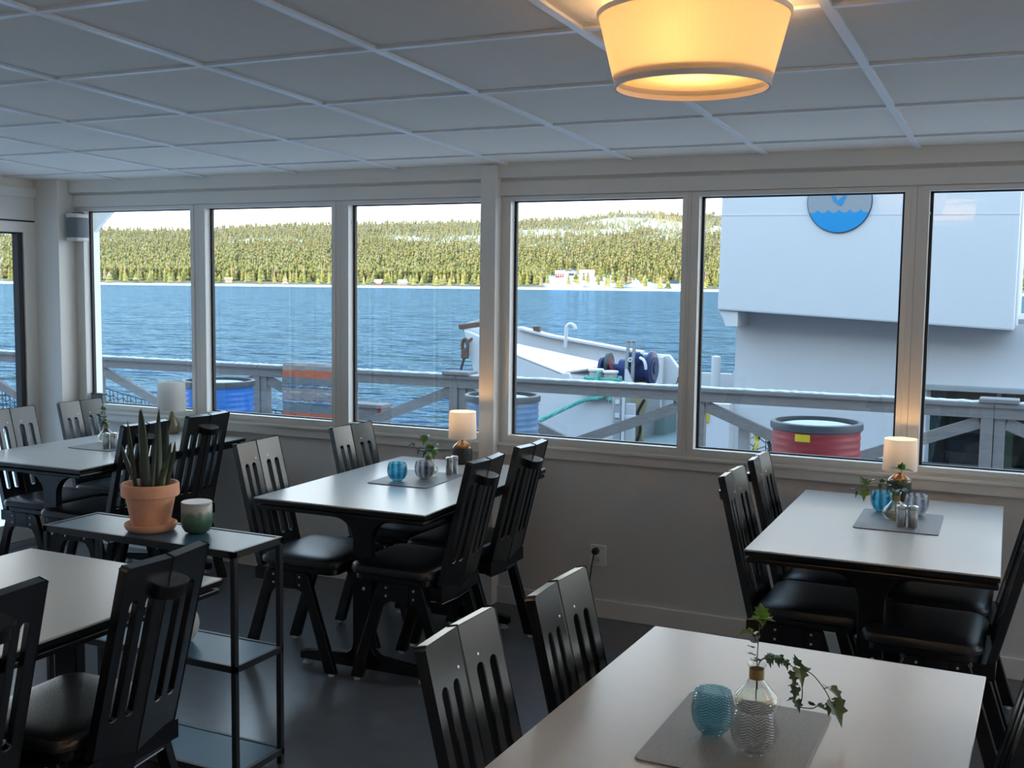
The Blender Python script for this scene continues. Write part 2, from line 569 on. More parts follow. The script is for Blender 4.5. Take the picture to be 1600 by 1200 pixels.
# left wall: glazed doors under a painted head
m = MB()
m.box(XL - 0.14, XL, YF, 4.60, 1.868, 2.45)
m.box(XL - 0.02, XL + 0.02, YF, 4.60, 2.00, 2.052)
struct('wall_left', m, M_WHITE, bevel=0.002)
DOORS = [(3.50, 4.60), (2.35, 3.45), (1.20, 2.30), (0.05, 1.15), (-1.10, 0.0)]
for i, (a, b) in enumerate(DOORS):
    fr = MB()
    x0, x1 = XL - 0.08, XL + 0.005
    fr.box(x0, x1, a, a + 0.085, 0.03, 1.860)
    fr.box(x0, x1, b - 0.085, b, 0.03, 1.860)
    fr.box(x0, x1, a + 0.08, b - 0.08, 0.03, 0.14)
    fr.box(x0, x1, a + 0.08, b - 0.08, 1.800, 1.860)
    d = struct('door_%d' % (i + 1), fr, M_WHITE, bevel=0.002)
    g = MB()
    g.box(XL - 0.05, XL - 0.03, a + 0.085, a + 0.105, 0.14, 1.80)
    g.box(XL - 0.05, XL - 0.006, b - 0.118, b - 0.085, 0.14, 1.80)
    g.box(XL - 0.05, XL - 0.03, a + 0.085, b - 0.085, 1.79, 1.80)
    g.build('gasket', M_RUBBER, d)
    MB().box(XL - 0.042, XL - 0.038, a + 0.09, b - 0.09, 0.14, 1.80).build('pane', M_GLASS, d)
struct('trim_8', MB().box(XL - 0.10, XL + 0.004, YF, 4.60, 1.859, 1.869), M_RUBBER)
struct('trim_6', MB().box(XL - 0.12, XL + 0.02, YF, 4.60, -0.1, 0.028), mat('aluminium', (0.55, 0.56, 0.57), 0.35, 0.7, noise=0.05))
m = MB()
m.box(XL - 0.14, XL, YF, -1.105, 0, 1.87)
for a, b in zip([4.60] + [d[0] for d in DOORS[:-1]], [d[1] for d in DOORS]):
    if a - b > 0.001 and a < 4.5:
        m.box(XL - 0.10, XL + 0.012, b + 0.001, a - 0.001, 0, 1.87)
struct('wall_left_end', m, M_WHITE)

# right wall with windows, and the rest of the building behind (three storeys)
m = MB()
m.box(XR, XR + 0.14, YF, YB + 0.14, -0.1, 0.55)
m.box(XR, XR + 0.14, YF, YB + 0.14, 2.05, 2.6)
for y in (-4.5, -2.7, -0.9, 0.9, 2.7, 4.6):
    m.box(XR, XR + 0.14, y - 0.08, y + 0.08, 0.5, 2.1)
struct('wall_right', m, M_WALL)
m = MB()
m.box(-70, 70, YF - 7, YF, -0.4, 9.2)
struct('wall_building', m, mat('dark_brick', (0.17, 0.16, 0.15), 0.8, noise=0.15, scale=1.5))
struct('wall_front', MB().box(XL, XR, YF, YF + 0.05, 0, 2.44), M_WALL)

# ------------------------------------------------------------------ CHAIRS
CH_L = math.hypot(0.135, 0.55)
_dir = Vector((-0.135, 0, 0.55)) / CH_L
_nrm = Vector((0.55, 0, 0.135)) / CH_L
_base = Vector((-0.125, 0, 0.335))


def back_pt(u, v, t):
    dep = -0.010 * (1 - abs(u) / 0.147)
    return _base + _dir * v + Vector((0, 1, 0)) * u + _nrm * (t + dep)


def slot(cu, w, v0, v1, n=6):
    r = w / 2
    pts = [(cu - r, v0 + r * 0.5), (cu - r * 0.5, v0), (cu + r * 0.5, v0), (cu + r, v0 + r * 0.5)]
    for i in range(n + 1):
        a = PI * i / n
        pts.append((cu + r * math.cos(a), v1 - r + r * math.sin(a)))
    return pts


def back_board(sgn):
    L = CH_L
    outer = [(0.0008, 0.0), (0.120, 0.0), (0.147, 0.035), (0.147, L - 0.006), (0.141, L), (0.0008, L)]
    loops = [outer, slot(0.051, 0.025, 0.165, L - 0.090), slot(0.102, 0.025, 0.165, L - 0.090)]
    loops = [[(a * sgn, b) for a, b in lp] for lp in loops]
    p = plate(loops, 0.020)
    p.v = [tuple(back_pt(u, v, t - 0.020)) for u, v, t in p.v]
    return p


def make_chair():
    t = thing('dining_chair', 'chair', 'chair')
    for sgn in (1, -1):
        back_board(sgn).build('back_board', M_BACK, t, bevel=0.0022, segs=1)
    # half-round grip behind the top
    n = 18
    poly = [(-0.052, 0.006)] + [(0.052 * -math.cos(PI * i / n), -0.030 * math.sin(PI * i / n) - 0.010) for i in range(n + 1)] + [(0.052, 0.006)]
    g = MB().prism(poly, 0, 0.034, 'xy')
    o0 = back_pt(0, CH_L - 0.092, -0.020)
    g.v = [tuple(o0 + Vector((0, 1, 0)) * a + _nrm * (b - 0.000) + _dir * c) for a, b, c in g.v]
    g.build('grip', M_BLACK, t, bevel=0.003)
    for u in (-0.030, 0.052):
        s = MB()
        c = back_pt(u, CH_L - 0.072, 0.0)
        q = Vector((1, 0, 0)).rotation_difference(_nrm).to_matrix().to_4x4()
        s.lathe([(0.0, 0.0015), (0.0028, 0.001), (0.0035, -0.001)], 10, axis='x')
        s.xform(Matrix.Translation(c) @ q)
        s.build('screw', M_SCREW, t)
    # padded seat
    pad = MB()
    rings = [(0.425, 0.012), (0.432, 0.002), (0.445, 0.0), (0.456, 0.006), (0.463, 0.020), (0.467, 0.050), (0.469, 0.10)]
    N = None
    for z, ins in rings:
        ring = rounded(0.365 - 2 * ins, 0.396 - 2 * ins, max(0.012, 0.055 - ins * 0.5), 6, cx=0.050)
        N = len(ring)
        pad.v += [(x, y, z + (0.004 * math.cos((x - 0.05) * 6) if z > 0.45 else 0)) for x, y in ring]
    for k in range(len(rings) - 1):
        for i in range(N):
            j = (i + 1) % N
            pad.f.append((k * N + i, k * N + j, (k + 1) * N + j, (k + 1) * N + i))
    pad.f.append(tuple(range(N))[::-1])
    pad.f.append(tuple((len(rings) - 1) * N + i for i in range(N)))
    pad.build('seat', M_SEAT, t, smooth=True)
    b = MB().prism(rounded(0.33, 0.35, 0.04, 4, cx=0.05), 0.400, 0.4255, 'xy')
    b.build('seat_board', M_BLACK, t, bevel=0.003)
    for s in (1, -1):
        y0, y1 = s * 0.158, s * 0.184
        y0, y1 = min(y0, y1), max(y0, y1)
        for f in (1, -1):
            poly = [(0.038, 0.402), (0.090, 0.402), (0.098, 0.392), (0.222, 0.012), (0.172, 0.012), (0.085, 0.300), (0.066, 0.326), (0.038, 0.334)]
            lg = MB().prism([(f * a, z) for a, z in poly], y0, y1, 'xz')
            lo = lg.build('leg', M_BLACK, t, bevel=0.003, segs=1)
            MB().lathe([(0.011, 0.0), (0.013, 0.004), (0.013, 0.0125)], 12, c=(f * 0.197, s * 0.171, 0)).build('glide', M_CLEARPAD, lo)
        yc0, yc1 = (y0 + 0.004, y1 + 0.004) if s > 0 else (y0 - 0.004, y1 - 0.004)
        xr = MB().box(-0.0375, 0.0375, y0, y1, 0.334, 0.402)
        cp = xr.build('crosspiece', M_BLACK, t)
        for bx in (-0.060, 0.060):
            for bz in (0.352, 0.384):
                k = MB()
                yy = y1 if s > 0 else y0
                k.lathe([(0.0045, 0.0), (0.0045, s * 0.0015), (0.0, s * 0.0028)], 10, axis='y', c=(bx, yy, bz))
                k.build('bolt', M_SCREW, t)
    rail = MB().box(-0.165, -0.10, -0.158, 0.158, 0.350, 0.400)
    rail.build('rear_rail', M_BLACK, t)
    return t


CHAIR_GROUP = 'black slatted dining chairs'
chair0 = make_chair()
CH = [
    # x, y, facing (deg), label
    (-2.640, 3.655, 3, 'black slatted chair at the near left side of the middle table, behind the console shelf'),
    (-2.590, 4.245, -4, 'black slatted chair left of the middle table, nearest the window sill board'),
    (-2.135, 3.690, 181, 'black slatted chair right of the middle table, seen from behind below the lit lamp'),
    (-2.145, 4.130, 180, 'black slatted chair right of the middle table, its back in front of the white post'),
    (-0.712, 1.830, 1, 'black slatted chair beside the front table, cut by the bottom edge of the picture'),
    (-0.668, 2.212, 0, 'black slatted chair beside the front table, its top just below the wall socket'),
    (-0.697, 3.862, 0, 'black slatted chair left of the right-hand table, the one nearer the viewer'),
    (-0.697, 4.280, 1, 'black slatted chair left of the right-hand table, the one touching the window board'),
    (-0.235, 3.740, 180, 'black slatted chair tucked under the near right side of the right-hand table'),
    (-0.235, 4.190, 180, 'black slatted chair tucked under the far right side of the right-hand table'),
    (-0.232, 2.118, 180, 'black slatted chair whose glossy slats just show at the lower right edge'),
    (-2.132, 1.980, 183, 'black slatted chair with its whole back to the viewer at the front left table'),
    (-2.215, 1.560, 180, 'black slatted chair at the front left table, cut off by the left picture edge'),
    (-2.720, 1.665, 0, 'black slatted chair under the front left table with only its seat showing'),
    (-4.425, 3.930, 1, 'black slatted chair in front of the glass door at the left edge'),
    (-4.420, 4.375, 0, 'black slatted chair in the room corner below the wall speaker'),
    (-3.970, 3.840, 180, 'black slatted chair at the left rear table, directly behind the potted snake plant'),
    (-3.955, 4.250, 179, 'black slatted chair right of the snake plant, below the bright blue drum'),
]
for i, (x, y, a, lab) in enumerate(CH):
    if i == 0:
        chair0.location = (x, y, 0)
        chair0.rotation_euler.z = math.radians(a)
        chair0['label'] = lab
        chair0['group'] = CHAIR_GROUP
    else:
        dup(chair0, (x, y, 0), math.radians(a), lab, CHAIR_GROUP)

# ------------------------------------------------------------------ TABLES
TZ = 0.705


def make_table(w, l):
    t = thing('dining_table', 'table', 'table')
    MB().box(-w / 2, w / 2, -l / 2, l / 2, TZ - 0.006, TZ).build('tabletop', M_TOP, t, bevel=0.0015, segs=1)
    MB().box(-w / 2 + 0.001, w / 2 - 0.001, -l / 2 + 0.001, l / 2 - 0.001, TZ - 0.020, TZ - 0.006).build('edge_board', M_BLACK, t)
    MB().box(-w / 2 + 0.02, w / 2 - 0.02, -l / 2 + 0.02, l / 2 - 0.02, TZ - 0.028, TZ - 0.020).build('spacer', M_BLACK, t)
    MB().box(-w / 2 + 0.004, w / 2 - 0.004, -l / 2 + 0.004, l / 2 - 0.004, TZ - 0.044, TZ - 0.028).build('under_board', M_BLACK, t, bevel=0.004)
    hw = w / 2 - 0.06
    top = TZ - 0.0445
    cw = 0.042

    def arc(cx, cz, r, a0, a1, n=8):
        return [(cx + r * math.cos(math.radians(a0 + (a1 - a0) * i / n)), cz + r * math.sin(math.radians(a0 + (a1 - a0) * i / n))) for i in range(n + 1)]
    right = [(0.29, 0.022), (0.29, 0.052), (0.255, 0.060)]
    right += arc(cw + 0.05, 0.075 + 0.05, 0.05, 270, 180)
    right += arc(cw + 0.085, top - 0.055 - 0.075, 0.085, 180, 100)
    right += [(hw - 0.03, top - 0.022), (hw, top - 0.012), (hw, top)]
    poly = right + [(-a, b) for a, b in right[::-1]]
    for s in (-1, 1):
        yc = s * (l / 2 - 0.20)
        p = MB().prism(poly, yc - 0.018, yc + 0.018, 'xz').build('pedestal', M_BLACK, t, bevel=0.003, segs=1)
        for gx in (-0.265, 0.265):
            MB().lathe([(0.018, 0.0), (0.020, 0.006), (0.012, 0.010), (0.012, 0.024)], 14, c=(gx, yc, 0)).build('glide', M_CLEARPAD, p)
        for bz in (0.345, 0.400):
            k = MB().lathe([(0.007, 0.0), (0.007, s * 0.002), (0.0, s * 0.004)], 12, axis='y', c=(0.010, yc + s * 0.018, bz))
            k.build('bolt', M_SCREW, p)
    MB().box(-0.014, 0.014, -l / 2 + 0.2195, l / 2 - 0.2195, 0.318, 0.425).build('stretcher', M_BLACK, t, bevel=0.005)
    return t


TG = 'grey-topped dining tables'
tab0 = make_table(0.750, 1.165)
tab0.location = (-2.357, 3.972, 0)
tab0.rotation_euler.z = math.radians(1.8)
tab0['label'] = 'grey dining table in the middle, a lit lamp at its end by the post'
tab0['group'] = TG
for x, y, a, lab in (
        (-0.4535, 4.036, 1.3, 'grey dining table at the right below the window with the red drum'),
        (-0.449, 1.960, -0.7, 'grey dining table in the right foreground, cut by the bottom edge'),
        (-2.412, 1.812, 0.0, 'grey dining table in the left foreground in front of the console shelf'),
        (-4.165, 4.085, 1.5, 'grey dining table in the left rear by the glass door')):
    dup(tab0, (x, y, 0), math.radians(a), lab, TG)

# ------------------------------------------------------------------ THINGS ON THE TABLES
MG = 'grey placemats on the tables'
mat0 = MB().prism(rounded(0.282, 0.365, 0.014, 5), 0, 0.003, 'xy').build('placemat', M_MATG, bevel=0.0008, segs=1)
for i, (x, y, a, lab) in enumerate((
        (-2.366, 4.030, 2.5, 'grey placemat on the middle table under the blue glass'),
        (-0.420, 4.125, 1.5, 'grey placemat on the right-hand table under the lit lamp'),
        (-0.468, 1.972, 0.0, 'textured grey placemat on the front table at the bottom'),
        (-4.180, 4.125, 0.0, 'grey placemat on the left rear table behind the snake plant'),
        (-2.410, 1.805, 0.0, 'grey placemat on the front left table, only one corner showing beside a chair'))):
    o = mat0 if i == 0 else mat0.copy()
    if i:
        COL.objects.link(o)
    o.location = (x, y, TZ + 0.0005)
    o.rotation_euler.z = math.radians(a)
    tag(o, lab, 'placemat', MG)
MZ = TZ + 0.0037


def votive_mb(r, h):
    prof_o = [(0.0, 0.0), (0.45 * r, 0.0), (0.50 * r, 0.03 * h), (0.48 * r, 0.06 * h), (0.72 * r, 0.14 * h), (0.92 * r, 0.32 * h), (1.0 * r, 0.52 * h),
              (0.985 * r, 0.70 * h), (0.92 * r, 0.87 * h), (0.84 * r, 0.985 * h), (0.82 * r, 1.0 * h)]
    prof_i = [(0.79 * r, 0.985 * h), (0.88 * r, 0.85 * h), (0.94 * r, 0.66 * h), (0.95 * r, 0.50 * h), (0.85 * r, 0.32 * h), (0.6 * r, 0.17 * h), (0.0, 0.13 * h)]
    return MB().lathe(prof_o + prof_i, 48)


M_VB = ribbed_glass('blue_fluted_glass', (0.42, 0.72, 0.82), 18)
M_VC = ribbed_glass('clear_fluted_glass', (0.78, 0.78, 0.80), 18)
M_VBH = ribbed_glass('blue_pressed_glass', (0.60, 0.80, 0.86), 8, True)
M_VCH = ribbed_glass('clear_pressed_glass', (0.88, 0.88, 0.87), 8, True)
VG = 'glass candle holders on the placemats'
for x, y, r, h, mm, lab in (
        (-2.405, 3.935, 0.043, 0.078, M_VB, 'round blue fluted glass candle holder on the middle table'),
        (-2.328, 4.030, 0.043, 0.078, M_VC, 'round clear grey fluted glass candle holder beside the vase on the middle table'),
        (-0.497, 4.262, 0.043, 0.078, M_VB, 'round blue fluted glass candle holder left of the vase on the right-hand table'),
        (-0.376, 4.258, 0.043, 0.078, M_VC, 'round clear glass candle holder right of the vase on the right-hand table'),
        (-0.512, 1.955, 0.0405, 0.083, M_VBH, 'blue pressed glass candle holder with herringbone ribs on the front table'),
        (-0.424, 1.905, 0.0420, 0.083, M_VCH, 'clear pressed glass candle holder with herringbone ribs on the front table'),
        (-4.130, 4.215, 0.043, 0.078, M_VB, 'blue glass candle holder on the left rear table, seen through the chair slats'),
        (-4.270, 4.330, 0.043, 0.078, M_VC, 'clear glass candle holder on the left rear table behind the chair back')):
    o = votive_mb(r, h).build('candle_holder', mm, smooth=True, loc=(x, y, MZ if (x, y) != (-4.270, 4.330) else TZ + 0.0007))
    tag(o, lab, 'candle holder', VG)

SG = 'steel salt and pepper shakers'
shk0 = thing('salt_shaker', 'shaker', 'shaker')
MB().lathe([(0.0, 0), (0.0155, 0), (0.016, 0.001), (0.016, 0.062), (0.0, 0.062)], 28).build('body', M_STEEL, shk0, smooth=True)
MB().lathe([(0.0155, 0.062), (0.0165, 0.0635), (0.0165, 0.073), (0.012, 0.0765), (0.0, 0.077)], 28).build('cap', M_STEEL, shk0, smooth=True)
for i, (x, y, lab) in enumerate((
        (-2.290, 4.180, 'steel shaker on the middle table, the front one of the pair'),
        (-2.288, 4.222, 'steel shaker on the middle table, half hidden behind its twin'),
        (-0.404, 4.030, 'steel shaker on the right-hand table, left of the pair in front of the vase'),
        (-0.366, 4.034, 'steel shaker on the right-hand table, right of the pair in front of the clear glass'),
        (-4.128, 4.010, 'steel shaker on the left rear table, left of the pair in front of the vase'),
        (-4.096, 4.030, 'steel shaker on the left rear table, right of the pair beside the plant leaf'))):
    if i == 0:
        shk0.location = (x, y, MZ)
        shk0['label'], shk0['group'] = lab, SG
    else:
        dup(shk0, (x, y, MZ), 0, lab, SG)


def make_vase(loc, lab, s=1.0):
    t = thing('bud_vase', lab, 'vase', loc, 0, 'bud vases with ivy')
    MB().lathe([(0.0, 0.0), (0.026 * s, 0.0), (0.036 * s, 0.007 * s), (0.046 * s, 0.022 * s), (0.0465 * s, 0.030 * s), (0.040 * s, 0.043 * s), (0.026 * s, 0.058 * s), (0.0165 * s, 0.070 * s),
                (0.0145 * s, 0.075 * s), (0.0145 * s, 0.092 * s), (0.019 * s, 0.102 * s), (0.0185 * s, 0.103 * s), (0.0132 * s, 0.092 * s), (0.0132 * s, 0.074 * s), (0.024 * s, 0.058 * s), (0.043 * s, 0.030 * s), (0.034 * s, 0.009 * s), (0.0, 0.004 * s)],
               40).build('glass_body', M_CLEAR, t, smooth=True)
    MB().lathe([(0.0150 * s, 0.0735 * s), (0.0150 * s, 0.0930 * s), (0.0145 * s, 0.0930 * s), (0.0145 * s, 0.0735 * s)], 32, close=True).build('gold_neck', M_GOLD, t, smooth=True)
    MB().lathe([(0.0, 0.006 * s), (0.032 * s, 0.010 * s), (0.0415 * s, 0.026 * s), (0.0405 * s, 0.031 * s), (0.0365 * s, 0.040 * s), (0.0, 0.040 * s)], 32).build('water', glass_mat('vase_water', (0.90, 0.86, 0.74), 0.6), t, smooth=True)
    return t


def leaf(mb, p, d, size, up=Vector((0, 0, 1)), kind='ivy'):
    """one five-lobed ivy leaf with a folded midrib, base at p pointing along d"""
    d = Vector(d).normalized()
    s = d.cross(up)
    s = s.normalized() if s.length > 1e-4 else Vector((1, 0, 0))
    n = s.cross(d).normalized()
    out = [(0.0, 0.0), (0.30, -0.12), (0.52, 0.10), (0.34, 0.32), (0.46, 0.55), (0.20, 0.60), (0.0, 1.10), (-0.20, 0.60), (-0.46, 0.55), (-0.34, 0.32), (-0.52, 0.10), (-0.30, -0.12)]
    th = 0.0006

    def P(a, b, k):
        return p + (s * a + d * b + n * (abs(a) * 0.35 - 0.18 * b * b)) * size + n * k
    vs, fs = [], []
    for k in (0, th):
        vs += [P(a, b, k) for a, b in out]
        vs.append(P(0, 0.35, k))
    c0, c1 = 12, 25
    for i in range(12):
        j = (i + 1) % 12
        fs.append((c0, j, i))
        fs.append((c1, 13 + i, 13 + j))
        fs.append((i, j, 13 + j, 13 + i))
    mb.add(vs, fs)


def spline(pts, n=10):
    pts = [Vector(p) for p in pts]
    out = []
    for i in range(len(pts) - 1):
        p0, p1, p2, p3 = pts[max(i - 1, 0)], pts[i], pts[i + 1], pts[min(i + 2, len(pts) - 1)]
        for k in range(n):
            t = k / n
            out.append(0.5 * ((2 * p1) + (-p0 + p2) * t + (2 * p0 - 5 * p1 + 4 * p2 - p3) * t * t + (-p0 + 3 * p1 - 3 * p2 + p3) * t ** 3))
    out.append(pts[-1])
    return out


def make_ivy(loc, lab, stems, leaves_bright, leaves_dark, r=0.0011):
    """stems: polylines in local coordinates; leaves: (point, direction, size)"""
    t = thing('ivy_sprig', lab, 'ivy', loc, 0, 'ivy sprigs in the vases')
    st = MB()
    for p in stems:
        st.tube(spline(p, 6), r, 6)
    st.build('stem', M_STEM, t, smooth=True)
    for nm, lst, mm in (('bright_leaves', leaves_bright, M_IVY), ('dark_leaves', leaves_dark, M_IVYD)):
        if lst:
            b = MB()
            for p, d, s in lst:
                leaf(b, Vector(p), d, s * 1.2)
            b.build(nm, mm, t)
    return t


# front table vase and ivy (local to the vase base)
VX, VY = -0.462, 2.088
make_vase((VX, VY, MZ), 'clear bud vase with gold neck and trailing ivy on the front table', 0.98)
S1 = [(0.0, 0, 0.03), (0.0, 0, 0.100), (0.001, 0, 0.150), (0.003, -0.002, 0.185), (0.006, -0.002, 0.200)]
S1b = [(0.001, 0, 0.140), (-0.010, 0.0, 0.158), (-0.020, 0.002, 0.164)]
S1c = [(0.003, 0, 0.170), (0.012, -0.004, 0.182), (0.014, -0.004, 0.190)]
S2 = [(0.002, 0, 0.05), (0.005, 0, 0.105), (0.040, -0.01, 0.122), (0.072, -0.02, 0.112), (0.090, -0.025, 0.085), (0.092, -0.025, 0.055), (0.086, -0.025, 0.040), (0.110, -0.025, 0.040), (0.120, -0.025, 0.046)]
S3 = [(0.072, -0.02, 0.112), (0.105, -0.02, 0.106), (0.128, -0.02, 0.084), (0.142, -0.02, 0.062), (0.146, -0.02, 0.045)]
S3b = [(0.130, -0.02, 0.080), (0.138, -0.022, 0.084)]
br = [((0.006, -0.002, 0.196), (0.0, -0.3, 1), 0.026), ((0.010, -0.003, 0.190), (0.8, -0.4, 0.3), 0.022), ((0.004, 0.0, 0.188), (-0.9, -0.3, 0.15), 0.022), ((0.006, -0.003, 0.192), (0.3, -0.9, -0.2), 0.018),
      ((-0.012, 0.0, 0.160), (-1, -0.3, -0.05), 0.026), ((-0.010, 0.0, 0.160), (0.5, -0.8, 0.3), 0.015)]
dk = []
for i, (x, z) in enumerate(((-0.006, 0.118), (-0.010, 0.132), (-0.007, 0.142), (0.006, 0.110), (-0.004, 0.106), (0.004, 0.108))):
    dk.append(((x, -0.004, z), (-0.6 + 0.3 * (i % 3), -0.6, 0.5), 0.012))
for i, (x, z) in enumerate(((0.022, 0.118), (0.030, 0.121), (0.038, 0.121), (0.046, 0.121), (0.054, 0.118), (0.062, 0.116), (0.026, 0.124), (0.034, 0.126), (0.043, 0.126), (0.050, 0.124))):
    dk.append(((x, -0.01 - 0.006 * (i % 2), z), (0.5 * (-1) ** i, -0.5, -0.6 + 0.8 * (i % 2)), 0.015))
for p, d, s in (((0.080, -0.02, 0.116), (-0.1, -0.2, 1), 0.020), ((0.084, -0.022, 0.112), (0.35, -0.5, -0.6), 0.026), ((0.074, -0.022, 0.104), (0.2, -0.4, -0.8), 0.020), ((0.098, -0.02, 0.108), (0.3, -0.5, 0.7), 0.014),
                ((0.084, -0.025, 0.080), (-0.8, -0.4, 0.1), 0.015), ((0.083, -0.025, 0.076), (-0.2, -0.4, -0.9), 0.020), ((0.078, -0.025, 0.052), (-0.8, -0.5, 0.0), 0.012), ((0.081, -0.025, 0.050), (0.5, -0.5, -0.7), 0.018),
                ((0.110, -0.025, 0.046), (-0.1, -0.5, 0.8), 0.012), ((0.120, -0.025, 0.047), (0.8, -0.5, 0.1), 0.018), ((0.138, -0.022, 0.086), (0.2, -0.8, 0.3), 0.016), ((0.143, -0.022, 0.082), (0.9, -0.2, -0.5), 0.026),
                ((0.148, -0.020, 0.058), (0.6, -0.5, -0.8), 0.036), ((0.152, -0.020, 0.062), (0.5, -0.4, 0.7), 0.014), ((0.146, -0.020, 0.052), (-0.2, -0.6, -0.8), 0.018)):
    dk.append((p, d, s))
make_ivy((VX, VY, MZ), 'ivy sprig with one upright bright tip and a long arching trail over the front table', [S1, S1b, S1c, S2, S3, S3b], br, dk)

# middle table
VX, VY = -2.350, 4.100
make_vase((VX, VY, MZ), 'clear bud vase with gold neck behind the grey glass on the middle table', 0.95)
make_ivy((VX, VY, MZ), 'ivy sprig with a tall bright tip in the vase on the middle table',
         [[(0, 0, 0.03), (0, 0, 0.10), (-0.010, 0, 0.145), (-0.016, 0, 0.172)], [(0, 0, 0.05), (-0.02, 0, 0.10), (-0.060, 0, 0.115), (-0.080, 0, 0.138)], [(0, 0, 0.05), (0.01, 0, 0.10), (0.035, 0, 0.14)]],
         [((-0.016, 0, 0.168), (-0.9, -0.3, 0.3), 0.026), ((-0.014, 0, 0.172), (0.9, -0.4, 0.3), 0.026), ((-0.016, -0.003, 0.168), (0.1, -0.6, -0.8), 0.030), ((0.010, -0.004, 0.120), (0.2, -0.6, 0.8), 0.034), ((0.020, -0.004, 0.118), (0.9, -0.4, 0.1), 0.034),
          ((0.035, 0, 0.138), (0.7, -0.5, 0.3), 0.020), ((0.014, -0.006, 0.108), (0.7, -0.5, -0.6), 0.036)],
         [((-0.020, 0, 0.105), (-0.7, -0.5, 0.4), 0.024), ((-0.040, 0, 0.110), (-0.4, -0.5, -0.7), 0.022), ((-0.058, 0, 0.118), (-0.8, -0.5, 0.2), 0.020), ((-0.075, 0, 0.130), (-0.3, -0.5, 0.8), 0.018), ((-0.082, 0, 0.130), (-0.8, -0.5, -0.2), 0.016),
          ((-0.004, -0.005, 0.102), (-0.3, -0.8, -0.5), 0.026), ((0.004, -0.006, 0.106), (0.3, -0.7, 0.5), 0.026)])
# right-hand table
VX, VY = -0.436, 4.135
make_vase((VX, VY, MZ), 'clear bud vase with gold neck in front of the lit lamp on the right-hand table', 0.98)
make_ivy((VX, VY, MZ), 'bushy ivy sprig with one strand trailing left on the right-hand table',
         [[(0, 0, 0.03), (0, 0, 0.10), (0.010, 0, 0.15), (0.015, 0, 0.185)], [(0, 0, 0.06), (-0.010, 0, 0.108), (-0.050, 0, 0.128), (-0.095, 0, 0.122), (-0.118, 0, 0.110), (-0.125, 0, 0.082), (-0.14, 0, 0.092)]],
         [((0.015, 0, 0.182), (0.9, -0.3, 0.2), 0.034), ((0.012, 0, 0.184), (-0.8, -0.4, 0.3), 0.030), ((0.014, 0, 0.186), (0.1, -0.4, 0.9), 0.026), ((-0.112, 0, 0.120), (-0.2, -0.4, 0.8), 0.034), ((-0.098, 0, 0.124), (0.8, -0.3, 0.7), 0.030),
          ((-0.112, 0, 0.100), (0.1, -0.5, -0.8), 0.034), ((0.020, -0.006, 0.130), (0.4, -0.7, 0.4), 0.036)],
         [((-0.01, -0.01, 0.118), (-0.7, -0.5, 0.4), 0.032), ((0.0, -0.012, 0.110), (-0.1, -0.8, -0.3), 0.034), ((0.018, -0.008, 0.112), (0.7, -0.5, -0.1), 0.034), ((0.005, -0.01, 0.135), (-0.5, -0.6, 0.5), 0.034), ((0.028, -0.004, 0.145), (0.8, -0.5, 0.3), 0.026),
          ((-0.022, -0.004, 0.130), (-0.6, -0.5, 0.6), 0.028), ((-0.050, 0, 0.132), (0.1, -0.5, 0.8), 0.018), ((-0.052, 0, 0.124), (-0.2, -0.5, -0.8), 0.016), ((-0.140, 0, 0.095), (-0.7, -0.5, 0.3), 0.020), ((-0.130, 0, 0.088), (-0.5, -0.4, -0.7), 0.018)])
# left rear table
VX, VY = -4.285, 4.165
make_vase((VX, VY, MZ), 'clear bud vase with gold neck behind the shakers on the left rear table', 0.95)
make_ivy((VX, VY, MZ), 'variegated ivy sprig in the vase on the left rear table',
         [[(0, 0, 0.03), (0, 0, 0.10), (-0.02, 0, 0.14), (-0.015, 0, 0.175)]],
         [((-0.015, 0, 0.165), (0.2, -0.4, 0.9), 0.024), ((-0.018, 0, 0.168), (-0.8, -0.5, 0.3), 0.020), ((0.010, -0.006, 0.108), (0.8, -0.5, 0.1), 0.030), ((0.0, -0.006, 0.112), (-0.2, -0.7, 0.4), 0.028)],
         [((-0.01, -0.004, 0.125), (0.5, -0.6, 0.5), 0.028), ((-0.022, -0.002, 0.138), (-0.8, -0.4, 0.3), 0.028), ((-0.012, -0.002, 0.150), (0.8, -0.4, 0.3), 0.028), ((-0.005, -0.004, 0.105), (-0.8, -0.5, -0.1), 0.028), ((0.004, -0.006, 0.104), (0.3, -0.8, -0.4), 0.026)])

# table lamps
M_SHADE = shade_mat('white_lampshade', (0.86, 0.84, 0.80), 0.45)


def lamp_light(name, parent, z, watts, r, color=(1.0, 0.55, 0.20)):
    ld = bpy.data.lights.new(name, 'POINT')
    ld.energy = watts
    ld.shadow_soft_size = r
    ld.color = color
    o = bpy.data.objects.new(name, ld)
    COL.objects.link(o)
    o.parent = parent
    o.location = (0, 0, z)
    return o


